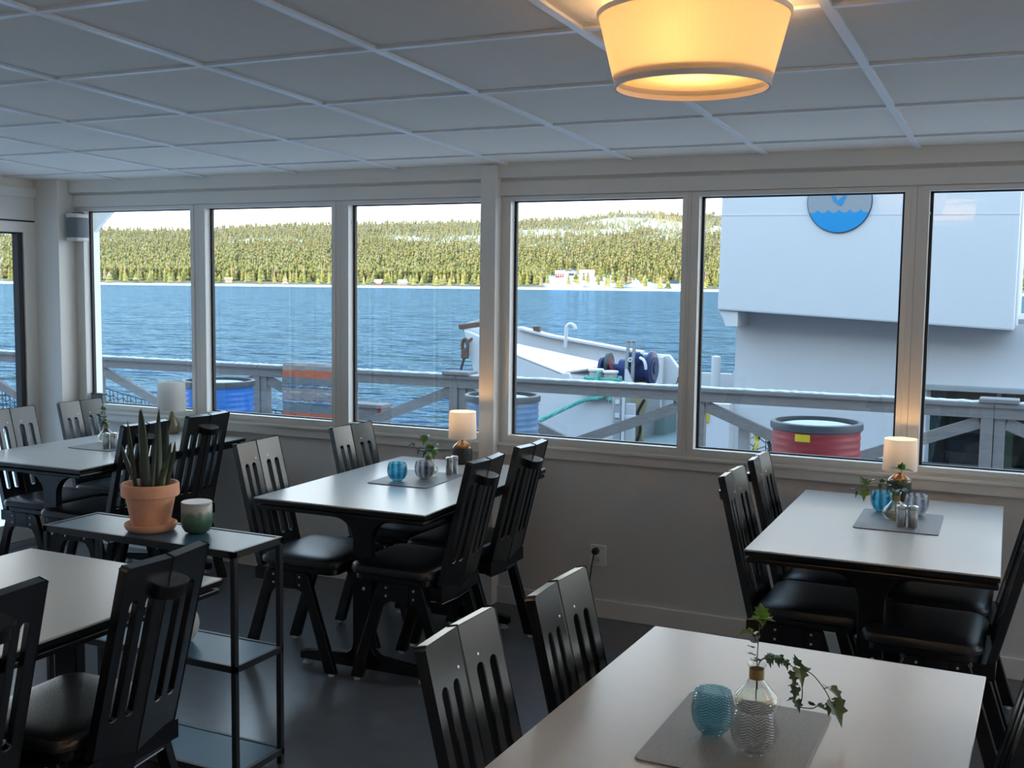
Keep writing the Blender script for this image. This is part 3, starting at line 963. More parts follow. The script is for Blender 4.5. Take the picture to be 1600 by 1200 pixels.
def lit_lamp(loc, lab):
    t = thing('table_lamp', lab, 'lamp', loc, 0, 'small table lamps by the window')
    MB().lathe([(0.0, 0.0), (0.042, 0.0), (0.046, 0.003), (0.047, 0.010), (0.047, 0.068), (0.046, 0.074)], 40).build('base', M_DARKCER, t, smooth=True)
    MB().lathe([(0.046, 0.0735), (0.043, 0.081), (0.034, 0.090), (0.020, 0.100), (0.010, 0.106), (0.0, 0.107)], 40).build('base_shoulder', M_BROWNG, t, smooth=True)
    MB().lathe([(0.007, 0.106), (0.007, 0.122), (0.004, 0.124), (0.004, 0.150)], 16).build('neck', M_BLKM, t, smooth=True)
    MB().lathe([(0.0, 0.150), (0.010, 0.150), (0.013, 0.160), (0.018, 0.178), (0.017, 0.190), (0.010, 0.199), (0.0, 0.201)], 20).build('bulb', shade_mat('opal_bulb', (0.9, 0.86, 0.76), 0.8), t, smooth=True)
    MB().lathe([(0.0655, 0.118), (0.0625, 0.243), (0.0612, 0.243), (0.0642, 0.118)], 48, close=True).build('lamp_shade', M_SHADE, t, smooth=True)
    m = MB()
    for k in range(3):
        a = 2 * PI * k / 3
        m.beam((0, 0, 0.150), (0.0625 * math.cos(a), 0.0625 * math.sin(a), 0.150), 0.002, 0.002)
    m.build('shade_ring', M_BLKM, t)
    lamp_light('bulb_light', t, 0.212, 0.85, 0.012)
    return t


lit_lamp((-2.395, 4.495, TZ + 0.0006), 'lit small lamp with dark speckled base on the middle table')
lit_lamp((-0.472, 4.565, TZ + 0.0006), 'lit small lamp with dark speckled base on the right-hand table behind the ivy')
t = thing('table_lamp', 'unlit lamp with white shade and golden drop-shaped base on the left rear table', 'lamp', (-4.246, 4.600, TZ + 0.0006), 0, 'small table lamps by the window')
MB().lathe([(0.0, 0.0), (0.030, 0.0), (0.040, 0.010), (0.0435, 0.030), (0.040, 0.052), (0.028, 0.078), (0.014, 0.102), (0.008, 0.120), (0.007, 0.132), (0.0, 0.132)], 40).build(
    'base', mat('khaki_glaze', (0.24, 0.20, 0.11), 0.25, 0.3, noise=0.3, scale=14), t, smooth=True)
MB().lathe([(0.004, 0.132), (0.004, 0.165)], 12).build('neck', M_BLKM, t)
MB().lathe([(0.0, 0.165), (0.010, 0.165), (0.018, 0.185), (0.012, 0.205), (0.0, 0.208)], 20).build('bulb', MATS['white_plastic'], t, smooth=True)
MB().lathe([(0.0765, 0.130), (0.0730, 0.282), (0.0716, 0.282), (0.0750, 0.130)], 48, close=True).build('lamp_shade', M_SHADE, t, smooth=True)
m = MB()
for k in range(3):
    a = 2 * PI * k / 3
    m.beam((0, 0, 0.160), (0.0745 * math.cos(a), 0.0745 * math.sin(a), 0.160), 0.002, 0.002)
m.build('shade_ring', M_BLKM, t)

# ------------------------------------------------------------------ CONSOLE SHELF
x0, x1, y0, y1 = -2.905, -2.118, 2.545, 2.780
sh = thing('console_shelf', 'narrow black metal console shelf with grey-blue plates in the left foreground', 'shelf', (0, 0, 0))
for zz, nm in ((0.735, 'top_shelf'), (0.385, 'middle_shelf'), (0.050, 'bottom_shelf')):
    MB().box(x0 + 0.012, x1 - 0.012, y0 + 0.012, y1 - 0.012, zz - 0.006, zz).build(nm, M_SHELF, sh)
    f = MB()
    f.box(x0, x1, y0, y0 + 0.014, zz - 0.020, zz + 0.002)
    f.box(x0, x1, y1 - 0.014, y1, zz - 0.020, zz + 0.002)
    f.box(x0, x0 + 0.014, y0 + 0.0141, y1 - 0.0141, zz - 0.020, zz + 0.002)
    f.box(x1 - 0.014, x1, y0 + 0.0141, y1 - 0.0141, zz - 0.020, zz + 0.002)
    f.build(nm.replace('shelf', 'rail'), M_BLKM, sh, bevel=0.0015, segs=1)
for lx in (x0 + 0.009, x1 - 0.009):
    for ly in (y0 + 0.009, y1 - 0.009):
        MB().box(lx - 0.009, lx + 0.009, ly - 0.009, ly + 0.009, 0.0, 0.736).build('leg', M_BLKM, sh, bevel=0.0015, segs=1)

SZ = 0.7355
px, py = -2.552, 2.662
tag(MB().lathe([(0.0, 0.0), (0.066, 0.0), (0.076, 0.006), (0.082, 0.016), (0.082, 0.024), (0.077, 0.027), (0.072, 0.022), (0.068, 0.010), (0.0, 0.008)], 44).build('pot_saucer', M_TERRA, smooth=True, loc=(px, py, SZ)),
    'terracotta saucer under the snake plant pot on the console shelf', 'saucer')
pot = thing('potted_snake_plant', 'snake plant with dark pointed leaves in a terracotta pot on the console shelf', 'plant', (px, py, SZ + 0.009))
MB().lathe([(0.0, 0.0), (0.054, 0.0), (0.058, 0.003), (0.078, 0.103), (0.088, 0.104), (0.0905, 0.107), (0.0905, 0.141), (0.088, 0.145), (0.080, 0.145), (0.077, 0.140), (0.074, 0.118), (0.0, 0.118)], 48).build('pot', M_TERRA, pot, smooth=True)
MB().lathe([(0.076, 0.1185), (0.072, 0.126), (0.05, 0.130), (0.0, 0.132)], 32).build('soil', M_SOIL, pot, smooth=True)


def blade(base, tip, w, curl=0.35, twist=0.0):
    b = MB()
    base, tip = Vector(base), Vector(tip)
    d = tip - base
    s = Vector((math.cos(twist), math.sin(twist), 0))
    n = d.cross(s).normalized()
    N = 9
    vs = []
    for i in range(N + 1):
        t = i / N
        ww = w * (0.75 + 0.5 * t - 0.15 * t * t) * max(0.0, (1 - t ** 4)) + 0.0006
        c = base + d * t + n * (0.012 * math.sin(t * 2.5))
        for k in (-1, -0.5, 0, 0.5, 1):
            vs.append(c + s * k * ww / 2 + n * (k * k) * ww * curl)
        for k in (1, 0.5, 0, -0.5, -1):
            vs.append(c + s * k * ww / 2 * 0.98 + n * ((k * k) * ww * curl - 0.0025 * (1 - 0.6 * t)))
    fs = []
    for i in range(N):
        for k in range(10):
            l = (k + 1) % 10
            fs.append((i * 10 + k, i * 10 + l, (i + 1) * 10 + l, (i + 1) * 10 + k))
    fs.append(tuple(range(9, -1, -1)))
    fs.append(tuple(N * 10 + k for k in range(10)))
    b.add(vs, fs)
    return b


for base, tip, w, tw, y in (
        ((-0.042, -0.02, 0.125), (-0.052, -0.04, 0.345), 0.018, 0.1, 0), ((0.010, -0.03, 0.125), (0.018, -0.045, 0.360), 0.018, -0.2, 0), ((0.035, -0.03, 0.125), (0.056, -0.03, 0.315), 0.017, 0.0, 0),
        ((-0.035, 0.02, 0.125), (-0.068, 0.03, 0.374), 0.024, 0.4, 0), ((-0.020, 0.0, 0.125), (-0.036, 0.0, 0.382), 0.024, 0.2, 0), ((0.0, -0.01, 0.125), (-0.014, -0.02, 0.385), 0.026, -0.1, 0),
        ((0.022, 0.01, 0.125), (0.034, 0.01, 0.385), 0.026, 0.3, 0), ((0.030, 0.025, 0.125), (0.042, 0.035, 0.330), 0.024, -0.3, 0), ((-0.050, 0.0, 0.125), (-0.098, -0.02, 0.268), 0.022, 0.9, 0),
        ((0.040, -0.01, 0.125), (0.088, 0.0, 0.282), 0.024, -0.5, 0), ((0.050, 0.012, 0.125), (0.075, 0.03, 0.280), 0.020, -0.9, 0), ((0.012, 0.03, 0.125), (0.002, 0.05, 0.330), 0.024, 0.6, 0),
        ((0.055, -0.004, 0.125), (0.066, -0.004, 0.215), 0.020, 0.1, 1), ((-0.005, -0.025, 0.125), (0.004, -0.03, 0.300), 0.026, 0.2, 0)):
    blade(base, tip, w * 0.86, 0.25, 0.75 + 0.5 * tw).build('leaf', M_SNAKEY if y else M_SNAKE, pot, smooth=True)

# candle jar: green reactive glaze with a pale lid
m = bpy.data.materials.new('green_reactive_glaze')
m.use_nodes = True
nt = m.node_tree
b = nt.nodes['Principled BSDF']
b.inputs['Roughness'].default_value = 0.28
tc = nt.nodes.new('ShaderNodeTexCoord')
sp = nt.nodes.new('ShaderNodeSeparateXYZ')
nt.links.new(tc.outputs['Object'], sp.inputs[0])
nz = nt.nodes.new('ShaderNodeTexNoise'); nz.inputs['Scale'].default_value = 70; nz.inputs['Detail'].default_value = 5
nt.links.new(tc.outputs['Object'], nz.inputs['Vector'])
ma = nt.nodes.new('ShaderNodeMath'); ma.operation = 'MULTIPLY_ADD'; ma.inputs[1].default_value = 0.035
nt.links.new(nz.outputs['Fac'], ma.inputs[0]); nt.links.new(sp.outputs['Z'], ma.inputs[2])
cr = nt.nodes.new('ShaderNodeValToRGB')
cr.color_ramp.elements[0].position = 0.02; cr.color_ramp.elements[0].color = (0.05, 0.075, 0.055, 1)
cr.color_ramp.elements[1].position = 0.095; cr.color_ramp.elements[1].color = (0.42, 0.42, 0.36, 1)
e = cr.color_ramp.elements.new(0.05); e.color = (0.035, 0.10, 0.065, 1)
e = cr.color_ramp.elements.new(0.08); e.color = (0.12, 0.20, 0.14, 1)
nt.links.new(ma.outputs[0], cr.inputs[0]); nt.links.new(cr.outputs[0], b.inputs['Base Color'])
cj = thing('candle_jar', 'green glazed ceramic candle jar with a pale lid on the console shelf', 'candle', (-2.398, 2.703, SZ))
MB().lathe([(0.0, 0.0), (0.026, 0.0), (0.038, 0.006), (0.0465, 0.020), (0.0485, 0.038), (0.0485, 0.090), (0.0470, 0.092), (0.044, 0.088), (0.0, 0.088)], 44).build('jar', m, cj, smooth=True)
MB().lathe([(0.0, 0.0885), (0.045, 0.0885), (0.045, 0.0925), (0.0, 0.0925)], 44).build('seal', M_RUBBER, cj)
MB().lathe([(0.0, 0.0925), (0.048, 0.0925), (0.0485, 0.094), (0.0485, 0.099), (0.047, 0.1005), (0.0, 0.1005)], 44).build('lid', mat('pale_lid', (0.50, 0.49, 0.47), 0.4, noise=0.12, scale=25), cj, smooth=True)

tag(MB().lathe([(0.0, 0.0), (0.030, 0.0), (0.045, 0.008), (0.060, 0.034), (0.064, 0.058), (0.060, 0.082), (0.046, 0.106), (0.030, 0.117), (0.027, 0.122), (0.024, 0.117), (0.0, 0.112)], 40).build(
    'round_vase', mat('matt_clay', (0.42, 0.40, 0.37), 0.75, noise=0.08, scale=12), smooth=True, loc=(-2.435, 2.655, 0.3858)),
    'round pale vase on the middle level of the console shelf, seen through chair slats', 'vase')

# ------------------------------------------------------------------ WALL SPEAKER, SOCKET, BITS
sp_ = thing('wall_speaker', 'small white and grey rounded loudspeaker high on the corner pilaster', 'speaker', (-5.06, 4.690, 1.762))
d_ = [(0.022, -0.058), (0.066, -0.058), (0.090, -0.042), (0.100, -0.014), (0.100, 0.014), (0.090, 0.042), (0.066, 0.058), (0.022, 0.058)]
MB().prism(d_, 0.012, 0.128, 'xy').build('grille', M_SPKGREY, sp_, bevel=0.006, smooth=True)
dd = [(0.02 + (a - 0.02) * 1.02, b * 1.03) for a, b in d_]
MB().prism(dd, 0.126, 0.150, 'xy').build('top_cap', M_PLASTIC, sp_, bevel=0.006, smooth=True)
MB().prism(dd, -0.006, 0.014, 'xy').build('bottom_cap', M_PLASTIC, sp_, bevel=0.005, smooth=True)
MB().box(0.0, 0.024, -0.035, 0.035, 0.02, 0.12).build('bracket', M_PLASTIC, sp_, bevel=0.002)
MB().box(0.03, 0.085, -0.022, 0.022, 0.150, 0.156).build('plug', M_RUBBER, sp_, bevel=0.002)
MB().tube(spline([(0.05, 0.0, 0.156), (0.045, 0.010, 0.19), (0.020, 0.026, 0.215), (0.015, 0.028, 0.27)], 6), 0.0016, 6).build('cable', M_PLASTIC, sp_)

so = thing('wall_socket', 'white double wall socket low on the wall under the middle windows', 'socket', (-1.800, YB - 0.0005, 0.292))
MB().prism(rounded(0.078, 0.098, 0.008, 4, 0.006, 0.0), -0.012, 0.0, 'xz').build('plate', mat('socket_white', (0.93, 0.92, 0.89), 0.3, noise=0.01), so, bevel=0.002)
for zz in (0.022, -0.022):
    MB().lathe([(0.0, -0.0125), (0.0155, -0.0125), (0.018, -0.0145), (0.019, -0.0145), (0.019, -0.0115)], 24, axis='y', c=(-0.002, 0, zz)).build('outlet', M_PLASTIC, so, smooth=True)
h = MB()
for a in (-0.0085, 0.0085):
    h.lathe([(0.0, -0.0132), (0.0025, -0.0132), (0.0025, -0.0120)], 10, axis='y', c=(-0.002 + a, 0, -0.022))
h.build('pin_holes', M_RUBBER, so)
pl = thing('plug_cord', 'black plug with a thin cord hanging from the wall socket', 'cord', (-1.802, YB - 0.0125, 0.314))
MB().lathe([(0.0, -0.030), (0.010, -0.028), (0.0165, -0.020), (0.0165, -0.002)], 20, axis='y').build('plug', M_RUBBER, pl, smooth=True)
MB().tube(spline([(0, -0.026, -0.008), (-0.012, -0.022, -0.060), (-0.030, 0.002, -0.140), (-0.038, 0.005, -0.200), (-0.040, 0.006, -0.306), (-0.100, -0.010, -0.3095), (-0.250, -0.008, -0.3095)], 8), 0.003, 8).build('cord', M_CABLE, pl, smooth=True)

cb = thing('sill_box', 'small dark flat box on the window sill ledge in the left corner', 'box', (-4.925, YB + 0.004, 0.823))
MB().box(-0.045, 0.045, -0.002, 0.030, 0.0, 0.050).build('body', M_SPKGREY, cb, bevel=0.002)
MB().box(-0.047, 0.047, -0.004, 0.032, 0.050, 0.056).build('lid', M_RUBBER, cb, bevel=0.001)

# ------------------------------------------------------------------ CEILING LAMP
M_PLEAT = shade_mat('pleated_shade', (0.88, 0.80, 0.66), 0.62, 90)
M_TRIMC = mat('shade_trim', (0.86, 0.78, 0.72), 0.8, noise=0.03)


def ceiling_lamp(x, y, lab, watts=4.4):
    zc = ceil_z(y) - 0.008
    t = thing('ceiling_lamp', lab, 'lamp', (x, y, zc))
    H0, H1, R0, R1 = -0.190, -0.030, 0.172, 0.213
    MB().lathe([(R0, H0), (R1, H1), (R1 - 0.002, H1), (R0 - 0.002, H0)], 96, close=True).build('lamp_shade', M_PLEAT, t, smooth=True)
    MB().lathe([(R1 - 0.003, H1 - 0.008), (R1 + 0.002, H1 - 0.009), (R1 + 0.003, H1 + 0.002), (R1 - 0.003, H1 + 0.003)], 96, close=True).build('top_trim', M_TRIMC, t, smooth=True)
    MB().lathe([(R0 - 0.003, H0 - 0.002), (R0 + 0.001, H0 - 0.002), (R0 + 0.0035, H0 + 0.010), (R0 - 0.0015, H0 + 0.010)], 96, close=True).build('bottom_trim', M_TRIMC, t, smooth=True)
    MB().lathe([(0.0, H0 + 0.022), (R0, H0 + 0.022), (R0, H0 + 0.025), (0.0, H0 + 0.025)], 72).build('diffuser', shade_mat('opal_diffuser', (0.70, 0.62, 0.50), 0.7), t)
    MB().lathe([(0.0, 0.0), (0.060, 0.0), (0.055, -0.022), (0.0, -0.024)], 32).build('canopy', M_PLASTIC, t, smooth=True)
    m = MB()
    for k in range(3):
        a = 2 * PI * k / 3
        m.beam((0, 0, -0.020), ((R1 - 0.002) * math.cos(a), (R1 - 0.002) * math.sin(a), H1 - 0.003), 0.004, 0.003)
    m.build('spider', M_STEEL, t)
    lamp_light('lamp_bulb_light', t, -0.095, watts, 0.045, (1.0, 0.64, 0.30))
    return t


ceiling_lamp(-0.730, 2.450, 'lit cream pleated drum lamp on the tiled ceiling')
for x_, y_, l_ in ((1.67, 2.45, 'added unseen drum lamp for fill light, on the ceiling right of the view'), (-0.73, -0.55, 'added unseen drum lamp for fill light, on the ceiling above and behind the viewer'),
                   (1.67, -0.55, 'added unseen drum lamp for fill light, behind the viewer to the right'), (-3.13, -0.55, 'added unseen drum lamp for fill light, behind the viewer to the left')):
    ceiling_lamp(x_, y_, l_, 150.0)  # out-of-view lamps added as strong warm fill for the room

# ------------------------------------------------------------------ OUTSIDE: TERRACE
DZ = -0.2
struct('floor_terrace', MB().box(-30, 20, YB + 0.14, 9.75, DZ - 0.15, DZ).box(-30, XL - 0.15, -12, YB + 0.14, DZ - 0.15, DZ), mat('pale_bounce_deck', (0.55, 0.57, 0.60), 0.8, noise=0.3, scale=6, stretch=(1, 5, 1)))  # unseen deck surface, made pale to bounce daylight up to the ceiling

struct('ground_quay', MB().box(-30, 20, YF, 9.70, -4.6, DZ - 0.151).box(-30, XL - 0.2, -12, YF, -4.6, DZ - 0.151), mat('quay_concrete', (0.16, 0.16, 0.155), 0.9, noise=0.2, scale=2))

rl = thing('wooden_railing', 'weathered grey wooden railing with crossing braces along the outer terrace edge', 'railing', (0, 8.5, DZ))
posts = [-13.2, -10.95, -8.85, -6.71, -4.56, -2.43, -0.26, 1.9, 4.0]
for x in posts:
    p = MB()
    p.box(x - 0.085, x - 0.002, -0.045, 0.045, 0, 0.875)
    p.box(x + 0.002, x + 0.075, -0.030, 0.045, 0, 0.875)
    p.build('post', M_WOOD, rl, bevel=0.004, segs=1)
for a, b in zip(posts[:-1], posts[1:]):
    MB().box(a + 0.001, b - 0.001, -0.075, 0.075, 0.915, 0.948).build('top_rail', M_WOOD, rl, bevel=0.006, segs=1)
    MB().box(a + 0.001, b - 0.001, -0.048, -0.0455, 0.835, 0.915).box(a + 0.08, b - 0.09, -0.0455, 0.02, 0.835, 0.914).build('under_rail', M_WOOD, rl, bevel=0.002, segs=1)
    f = MB()
    rnd = random.Random(int(a * 100))
    n = 60
    hs = [0.9485 + 0.008 * rnd.random() for _ in range(n + 1)]
    for i in range(n):
        xa, xb = a + (b - a) * i / n, a + (b - a) * (i + 1) / n
        f.add([(xa, -0.070, 0.9475), (xb, -0.070, 0.9475), (xb, 0.07, 0.9475), (xa, 0.07, 0.9475), (xa, -0.068, hs[i]), (xb, -0.068, hs[i + 1]), (xb, 0.068, hs[i + 1]), (xa, 0.068, hs[i])],
              [(0, 1, 5, 4), (1, 2, 6, 5), (2, 3, 7, 6), (3, 0, 4, 7), (4, 5, 6, 7), (3, 2, 1, 0)])
    f.build('frost', M_FROST, rl, recalc=False)
    mid = (a + b) / 2
    MB().beam((a + 0.08, 0.0, 0.800), (mid + 0.00, 0.0, 0.415), 0.045, 0.085).build('brace', M_WOOD, rl, bevel=0.003, segs=1)
    MB().beam((b - 0.09, 0.0, 0.800), (mid + 0.00, 0.0, 0.415), 0.045, 0.085).build('brace', M_WOOD, rl, bevel=0.003, segs=1)
    MB().box(a + 0.08, b - 0.09, -0.02, 0.02, 0.33, 0.41).build('low_rail', M_WOOD, rl, bevel=0.003, segs=1) if b < -30 else None
for x in (-4.56, -0.23):
    MB().box(x - 0.13, x + 0.13, -0.095, 0.095, 0.950, 0.978).build('post_cap', M_WOOD, rl, bevel=0.004, segs=1)

# netting behind the railing
m = MB()


def net_top(x):
    if x < -4.4:
        u = ((x + 8.85) % 2.14) / 2.14
        return 0.40 - 0.50 * u * (1 - u) if x < -8.0 else 0.30 - 0.12 * u * (1 - u)
    if x < -2.3:
        return None
    return 0.27 + 0.19 * max(0, (-1.2 - x) / 0.95) if x < -1.2 else 0.262


for (xa, xb) in ((-13.6, -6.45), (-2.09, 4.0)):
    nx = int((xb - xa) / 0.062)
    cols = [xa + (xb - xa) * i / nx for i in range(nx + 1)]
    nz = 9
    for i, x in enumerate(cols):
        tz = net_top(x)
        w = 0.012 * math.sin(i * 1.7)
        m.beam((x + w, 0.16, 0.0 + DZ), (x - w, 0.12, tz), 0.006, 0.006, (0, 1, 0))
        if i < nx:
            t2 = net_top(cols[i + 1])
            for k in range(nz + 1):
                fz = k / nz
                za, zb = DZ + (tz - DZ) * fz, DZ + (t2 - DZ) * fz
                q = 0.010 if k == nz else 0.006
                off = 0.018 * (-1) ** (i + k)
                m.beam((x, 0.16 - 0.04 * fz, za + off * (k < nz)), (cols[i + 1], 0.16 - 0.04 * fz, zb - off * (k < nz)), q, q)
tag(m.build('safety_net', M_NET, recalc=False, loc=(0, 8.5, 0)), 'dark knotted safety net strung low behind the wooden railing', 'net')
ns = thing('net_stake', 'short pale wooden stake with yellow and black rope ends at the end of the net', 'stake', (-2.055, 8.58, DZ))
MB().box(-0.045, 0.045, -0.03, 0.03, 0, 0.672).build('stake', mat('pale_wood', (0.28, 0.26, 0.24), 0.8, noise=0.2), ns, bevel=0.006)
M_YROPE = mat('yellow_rope', (0.55, 0.46, 0.06), 0.7, noise=0.5, scale=40)
for k, (x, z0, z1) in enumerate(((0.095, 0.33, 0.60), (0.20, 0.30, 0.55), (0.30, 0.20, 0.52))):
    MB().tube(spline([(x, -0.05, z1), (x + 0.02, -0.07, (z0 * .3 + z1 * .7)), (x - 0.02, -0.06, (z0 * .6 + z1 * .4)), (x + 0.01, -0.05, z0)], 5), 0.016, 7).build('rope_end', M_YROPE if k != 1 else M_NET, ns, smooth=True)
    MB().tube(spline([(x + 0.03, -0.045, z1 - 0.02), (x - 0.01, -0.08, z0 + 0.1), (x + 0.03, -0.06, z0 - 0.05)], 5), 0.012, 7).build('rope_end', M_NET if k != 1 else M_YROPE, ns, smooth=True)


def drum(x, y, r, ztop, mm, lab, label_plate=False):
    t = thing('oil_drum', lab, 'drum', (x, y, DZ), 0, 'cut oil drums on the terrace')
    h = ztop - DZ
    prof = [(0.0, 0.0), (r * 0.99, 0.0), (r, 0.012)]
    z = 0.03
    while z < h - 0.07:
        on = abs(z - h * 0.35) < 0.02 or abs(z - h * 0.68) < 0.02
        prof += [(r - 0.003, z), (r - 0.003, z + 0.020), (r + (0.006 if on else 0.001), z + 0.030), (r + (0.006 if on else 0.001), z + 0.034)]
        z += 0.046
    prof += [(r - 0.004, h - 0.06), (r - 0.004, h - 0.02), (r - 0.012, h - 0.02), (r - 0.012, h - 0.06), (0.0, h - 0.06)]
    MB().lathe(prof, 56).build('body', mm, t, smooth=True)
    MB().lathe([(r - 0.004, h - 0.050), (r + 0.012, h - 0.050), (r + 0.016, h - 0.030), (r + 0.012, h - 0.004), (r, h), (r - 0.018, h), (r - 0.018, h - 0.02)], 56, close=True).build('rim', M_RIM, t, smooth=True)
    MB().lathe([(r - 0.014, h - 0.035), (r * 0.7, h - 0.020), (r * 0.3, h - 0.012), (0.0, h - 0.010)], 40).build('ice', M_FROST, t, smooth=True)
    if label_plate:
        a0 = math.radians(-97)
        pts = []
        vs, fs = [], []
        n = 8
        for i in range(n + 1):
            a = a0 + (i / n - 0.5) * 0.34
            for rr in (r + 0.0045, r + 0.0065):
                for zz in (h - 0.110, h - 0.062):
                    vs.append((rr * math.cos(a), rr * math.sin(a), zz))
        for i in range(n):
            b0, b1 = i * 4, i * 4 + 4
            fs += [(b0, b1, b1 + 1, b0 + 1), (b0 + 2, b0 + 3, b1 + 3, b1 + 2), (b0 + 1, b1 + 1, b1 + 3, b0 + 3), (b0, b0 + 2, b1 + 2, b1)]
        fs += [(0, 1, 3, 2), (n * 4, n * 4 + 2, n * 4 + 3, n * 4 + 1)]
        MB().add(vs, fs).build('label', M_YELLOW, t)
    return t


drum(-6.56, 7.70, 0.305, 0.665, M_BLUEDRUM, 'bright blue open drum outside the second window from the left')
drum(-3.80, 7.80, 0.287, 0.675, M_PALEDRUM, 'faded pale blue drum outside behind the white post')
drum(-1.315, 7.50, 0.287, 0.655, M_REDDRUM, 'red drum with black rim and small yellow label outside the right windows', True)

# rag rug over the rail
m = bpy.data.materials.new('rag_rug_weave')
m.use_nodes = True
nt = m.node_tree
b = nt.nodes['Principled BSDF']
b.inputs['Roughness'].default_value = 0.95
tc = nt.nodes.new('ShaderNodeTexCoord')
sp = nt.nodes.new('ShaderNodeSeparateXYZ')
nt.links.new(tc.outputs['Object'], sp.inputs[0])
mr = nt.nodes.new('ShaderNodeMapRange'); mr.inputs['From Min'].default_value = -0.60; mr.inputs['From Max'].default_value = 0.02
nt.links.new(sp.outputs['Z'], mr.inputs['Value'])
cr = nt.nodes.new('ShaderNodeValToRGB')
cr.color_ramp.interpolation = 'CONSTANT'
G, O, Bl, Wh, Dk = (0.20, 0.17, 0.15, 1), (0.36, 0.085, 0.04, 1), (0.05, 0.095, 0.135, 1), (0.36, 0.32, 0.29, 1), (0.12, 0.125, 0.12, 1)
stops = [(0.0, Dk), (0.10, G), (0.18, O), (0.32, Dk), (0.44, Bl), (0.475, Wh), (0.49, Bl), (0.51, G), (0.62, Wh), (0.63, G), (0.69, Bl), (0.715, Wh), (0.73, Bl), (0.75, Dk), (0.85, O), (0.96, G)]
els = cr.color_ramp.elements
els[0].position, els[0].color = stops[0]
els[1].position, els[1].color = stops[1]
for p, c in stops[2:]:
    e = els.new(p); e.color = c
nz = nt.nodes.new('ShaderNodeTexNoise'); nz.inputs['Scale'].default_value = 26; nz.inputs['Detail'].default_value = 5
mp = nt.nodes.new('ShaderNodeMapping'); mp.inputs['Scale'].default_value = (0.5, 1, 4.5)
nt.links.new(tc.outputs['Object'], mp.inputs[0]); nt.links.new(mp.outputs[0], nz.inputs['Vector'])
ma = nt.nodes.new('ShaderNodeMath'); ma.operation = 'MULTIPLY_ADD'; ma.inputs[1].default_value = 0.10
nt.links.new(nz.outputs['Fac'], ma.inputs[0]); nt.links.new(mr.outputs[0], ma.inputs[2])
nt.links.new(ma.outputs[0], cr.inputs[0])
mx = nt.nodes.new('ShaderNodeMixRGB'); mx.blend_type = 'OVERLAY'; mx.inputs['Fac'].default_value = 0.75
nt.links.new(cr.outputs[0], mx.inputs[1]); nt.links.new(nz.outputs['Color'], mx.inputs[2]); nt.links.new(mx.outputs[0], b.inputs['Base Color'])
M_RUG = m
prof = [(-0.100, -0.60)] + [(-0.098, -0.60 + 0.1 * i) for i in range(1, 6)] + [(-0.092, 0.004), (-0.075, 0.020), (0.0, 0.024), (0.075, 0.020), (0.092, 0.004), (0.096, -0.1), (0.097, -0.3), (0.098, -0.5)]
rg = MB()
nx = 12
W0, W1 = -6.39, -5.69
for k, off in ((0, 0.0), (1, 0.008)):
    for i in range(nx + 1):
        x = W0 + (W1 - W0) * i / nx
        for y, z in prof:
            s = 1 if abs(y) > 0.09 else 0
            w = 0.006 * math.sin(i * 1.3 + z * 9) * s
            yy = y + w + (off if y > 0 else -off) * s
            rg.v.append((x, yy, z + off * (1 - s)))
P_ = len(prof)
T_ = (nx + 1) * P_
for i in range(nx):
    for k in range(P_ - 1):
        a = i * P_ + k
        rg.f.append((a, a + P_, a + P_ + 1, a + 1))
        rg.f.append((T_ + a, T_ + a + 1, T_ + a + P_ + 1, T_ + a + P_))
    for k in (0, P_ - 1):
        a = i * P_ + k
        rg.f.append((a, a + P_, T_ + a + P_, T_ + a))
for k in range(P_ - 1):
    for i in (0, nx):
        a = i * P_ + k
        rg.f.append((a, a + 1, T_ + a + 1, T_ + a))
tag(rg.build('rag_rug', M_RUG, smooth=True, loc=(0, 8.5, 0.757)), 'striped blue, grey and orange woven rag rug hanging over the wooden railing', 'rug')

cr_ = thing('wooden_crate', 'weathered grey wooden planter crate with a red edge outside beyond the railing', 'crate', (-6.19, 9.45, DZ))
MB().box(-0.45, 0.345, -0.2, -0.02, 0, 0.50).build('box', M_WOOD, cr_, bevel=0.004)
MB().box(-0.47, 0.365, -0.22, 0.0, 0.50, 0.535).build('lid', M_WOOD, cr_, bevel=0.004)
MB().box(0.285, 0.31, -0.212, -0.2, 0, 0.40).build('white_stripe', M_FROST, cr_)
MB().box(0.31, 0.352, -0.215, -0.2, 0, 0.49).build('red_edge', M_REDDRUM, cr_)

# eave post and bracket outside the corner
m = MB()
m.box(-5.556, -5.514, 5.28, 5.34, DZ, 2.6)
m.prism([(-5.514, 1.84), (-5.514, 2.10), (-5.20, 2.10), (-5.43, 1.912)], 5.295, 5.325, 'xz')
m.box(-5.9, XR + 0.3, 4.95, 5.42, 2.40, 2.52)
struct('trim_7', m, M_WHITE)

# ------------------------------------------------------------------ WATER
m = bpy.data.materials.new('lake_water')
m.use_nodes = True
nt = m.node_tree
nt.nodes.clear()
out_ = nt.nodes.new('ShaderNodeOutputMaterial')
wd = nt.nodes.new('ShaderNodeBsdfDiffuse'); wd.inputs['Color'].default_value = (0.004, 0.021, 0.048, 1)
wg = nt.nodes.new('ShaderNodeBsdfGlossy'); wg.inputs['Roughness'].default_value = 0.10; wg.inputs['Color'].default_value = (0.27, 0.49, 0.72, 1)
wf = nt.nodes.new('ShaderNodeFresnel'); wf.inputs['IOR'].default_value = 1.075
wm = nt.nodes.new('ShaderNodeMixShader')
nt.links.new(wf.outputs[0], wm.inputs['Fac']); nt.links.new(wd.outputs[0], wm.inputs[1]); nt.links.new(wg.outputs[0], wm.inputs[2])
nt.links.new(wm.outputs[0], out_.inputs['Surface'])
tc = nt.nodes.new('ShaderNodeTexCoord')
prev = None
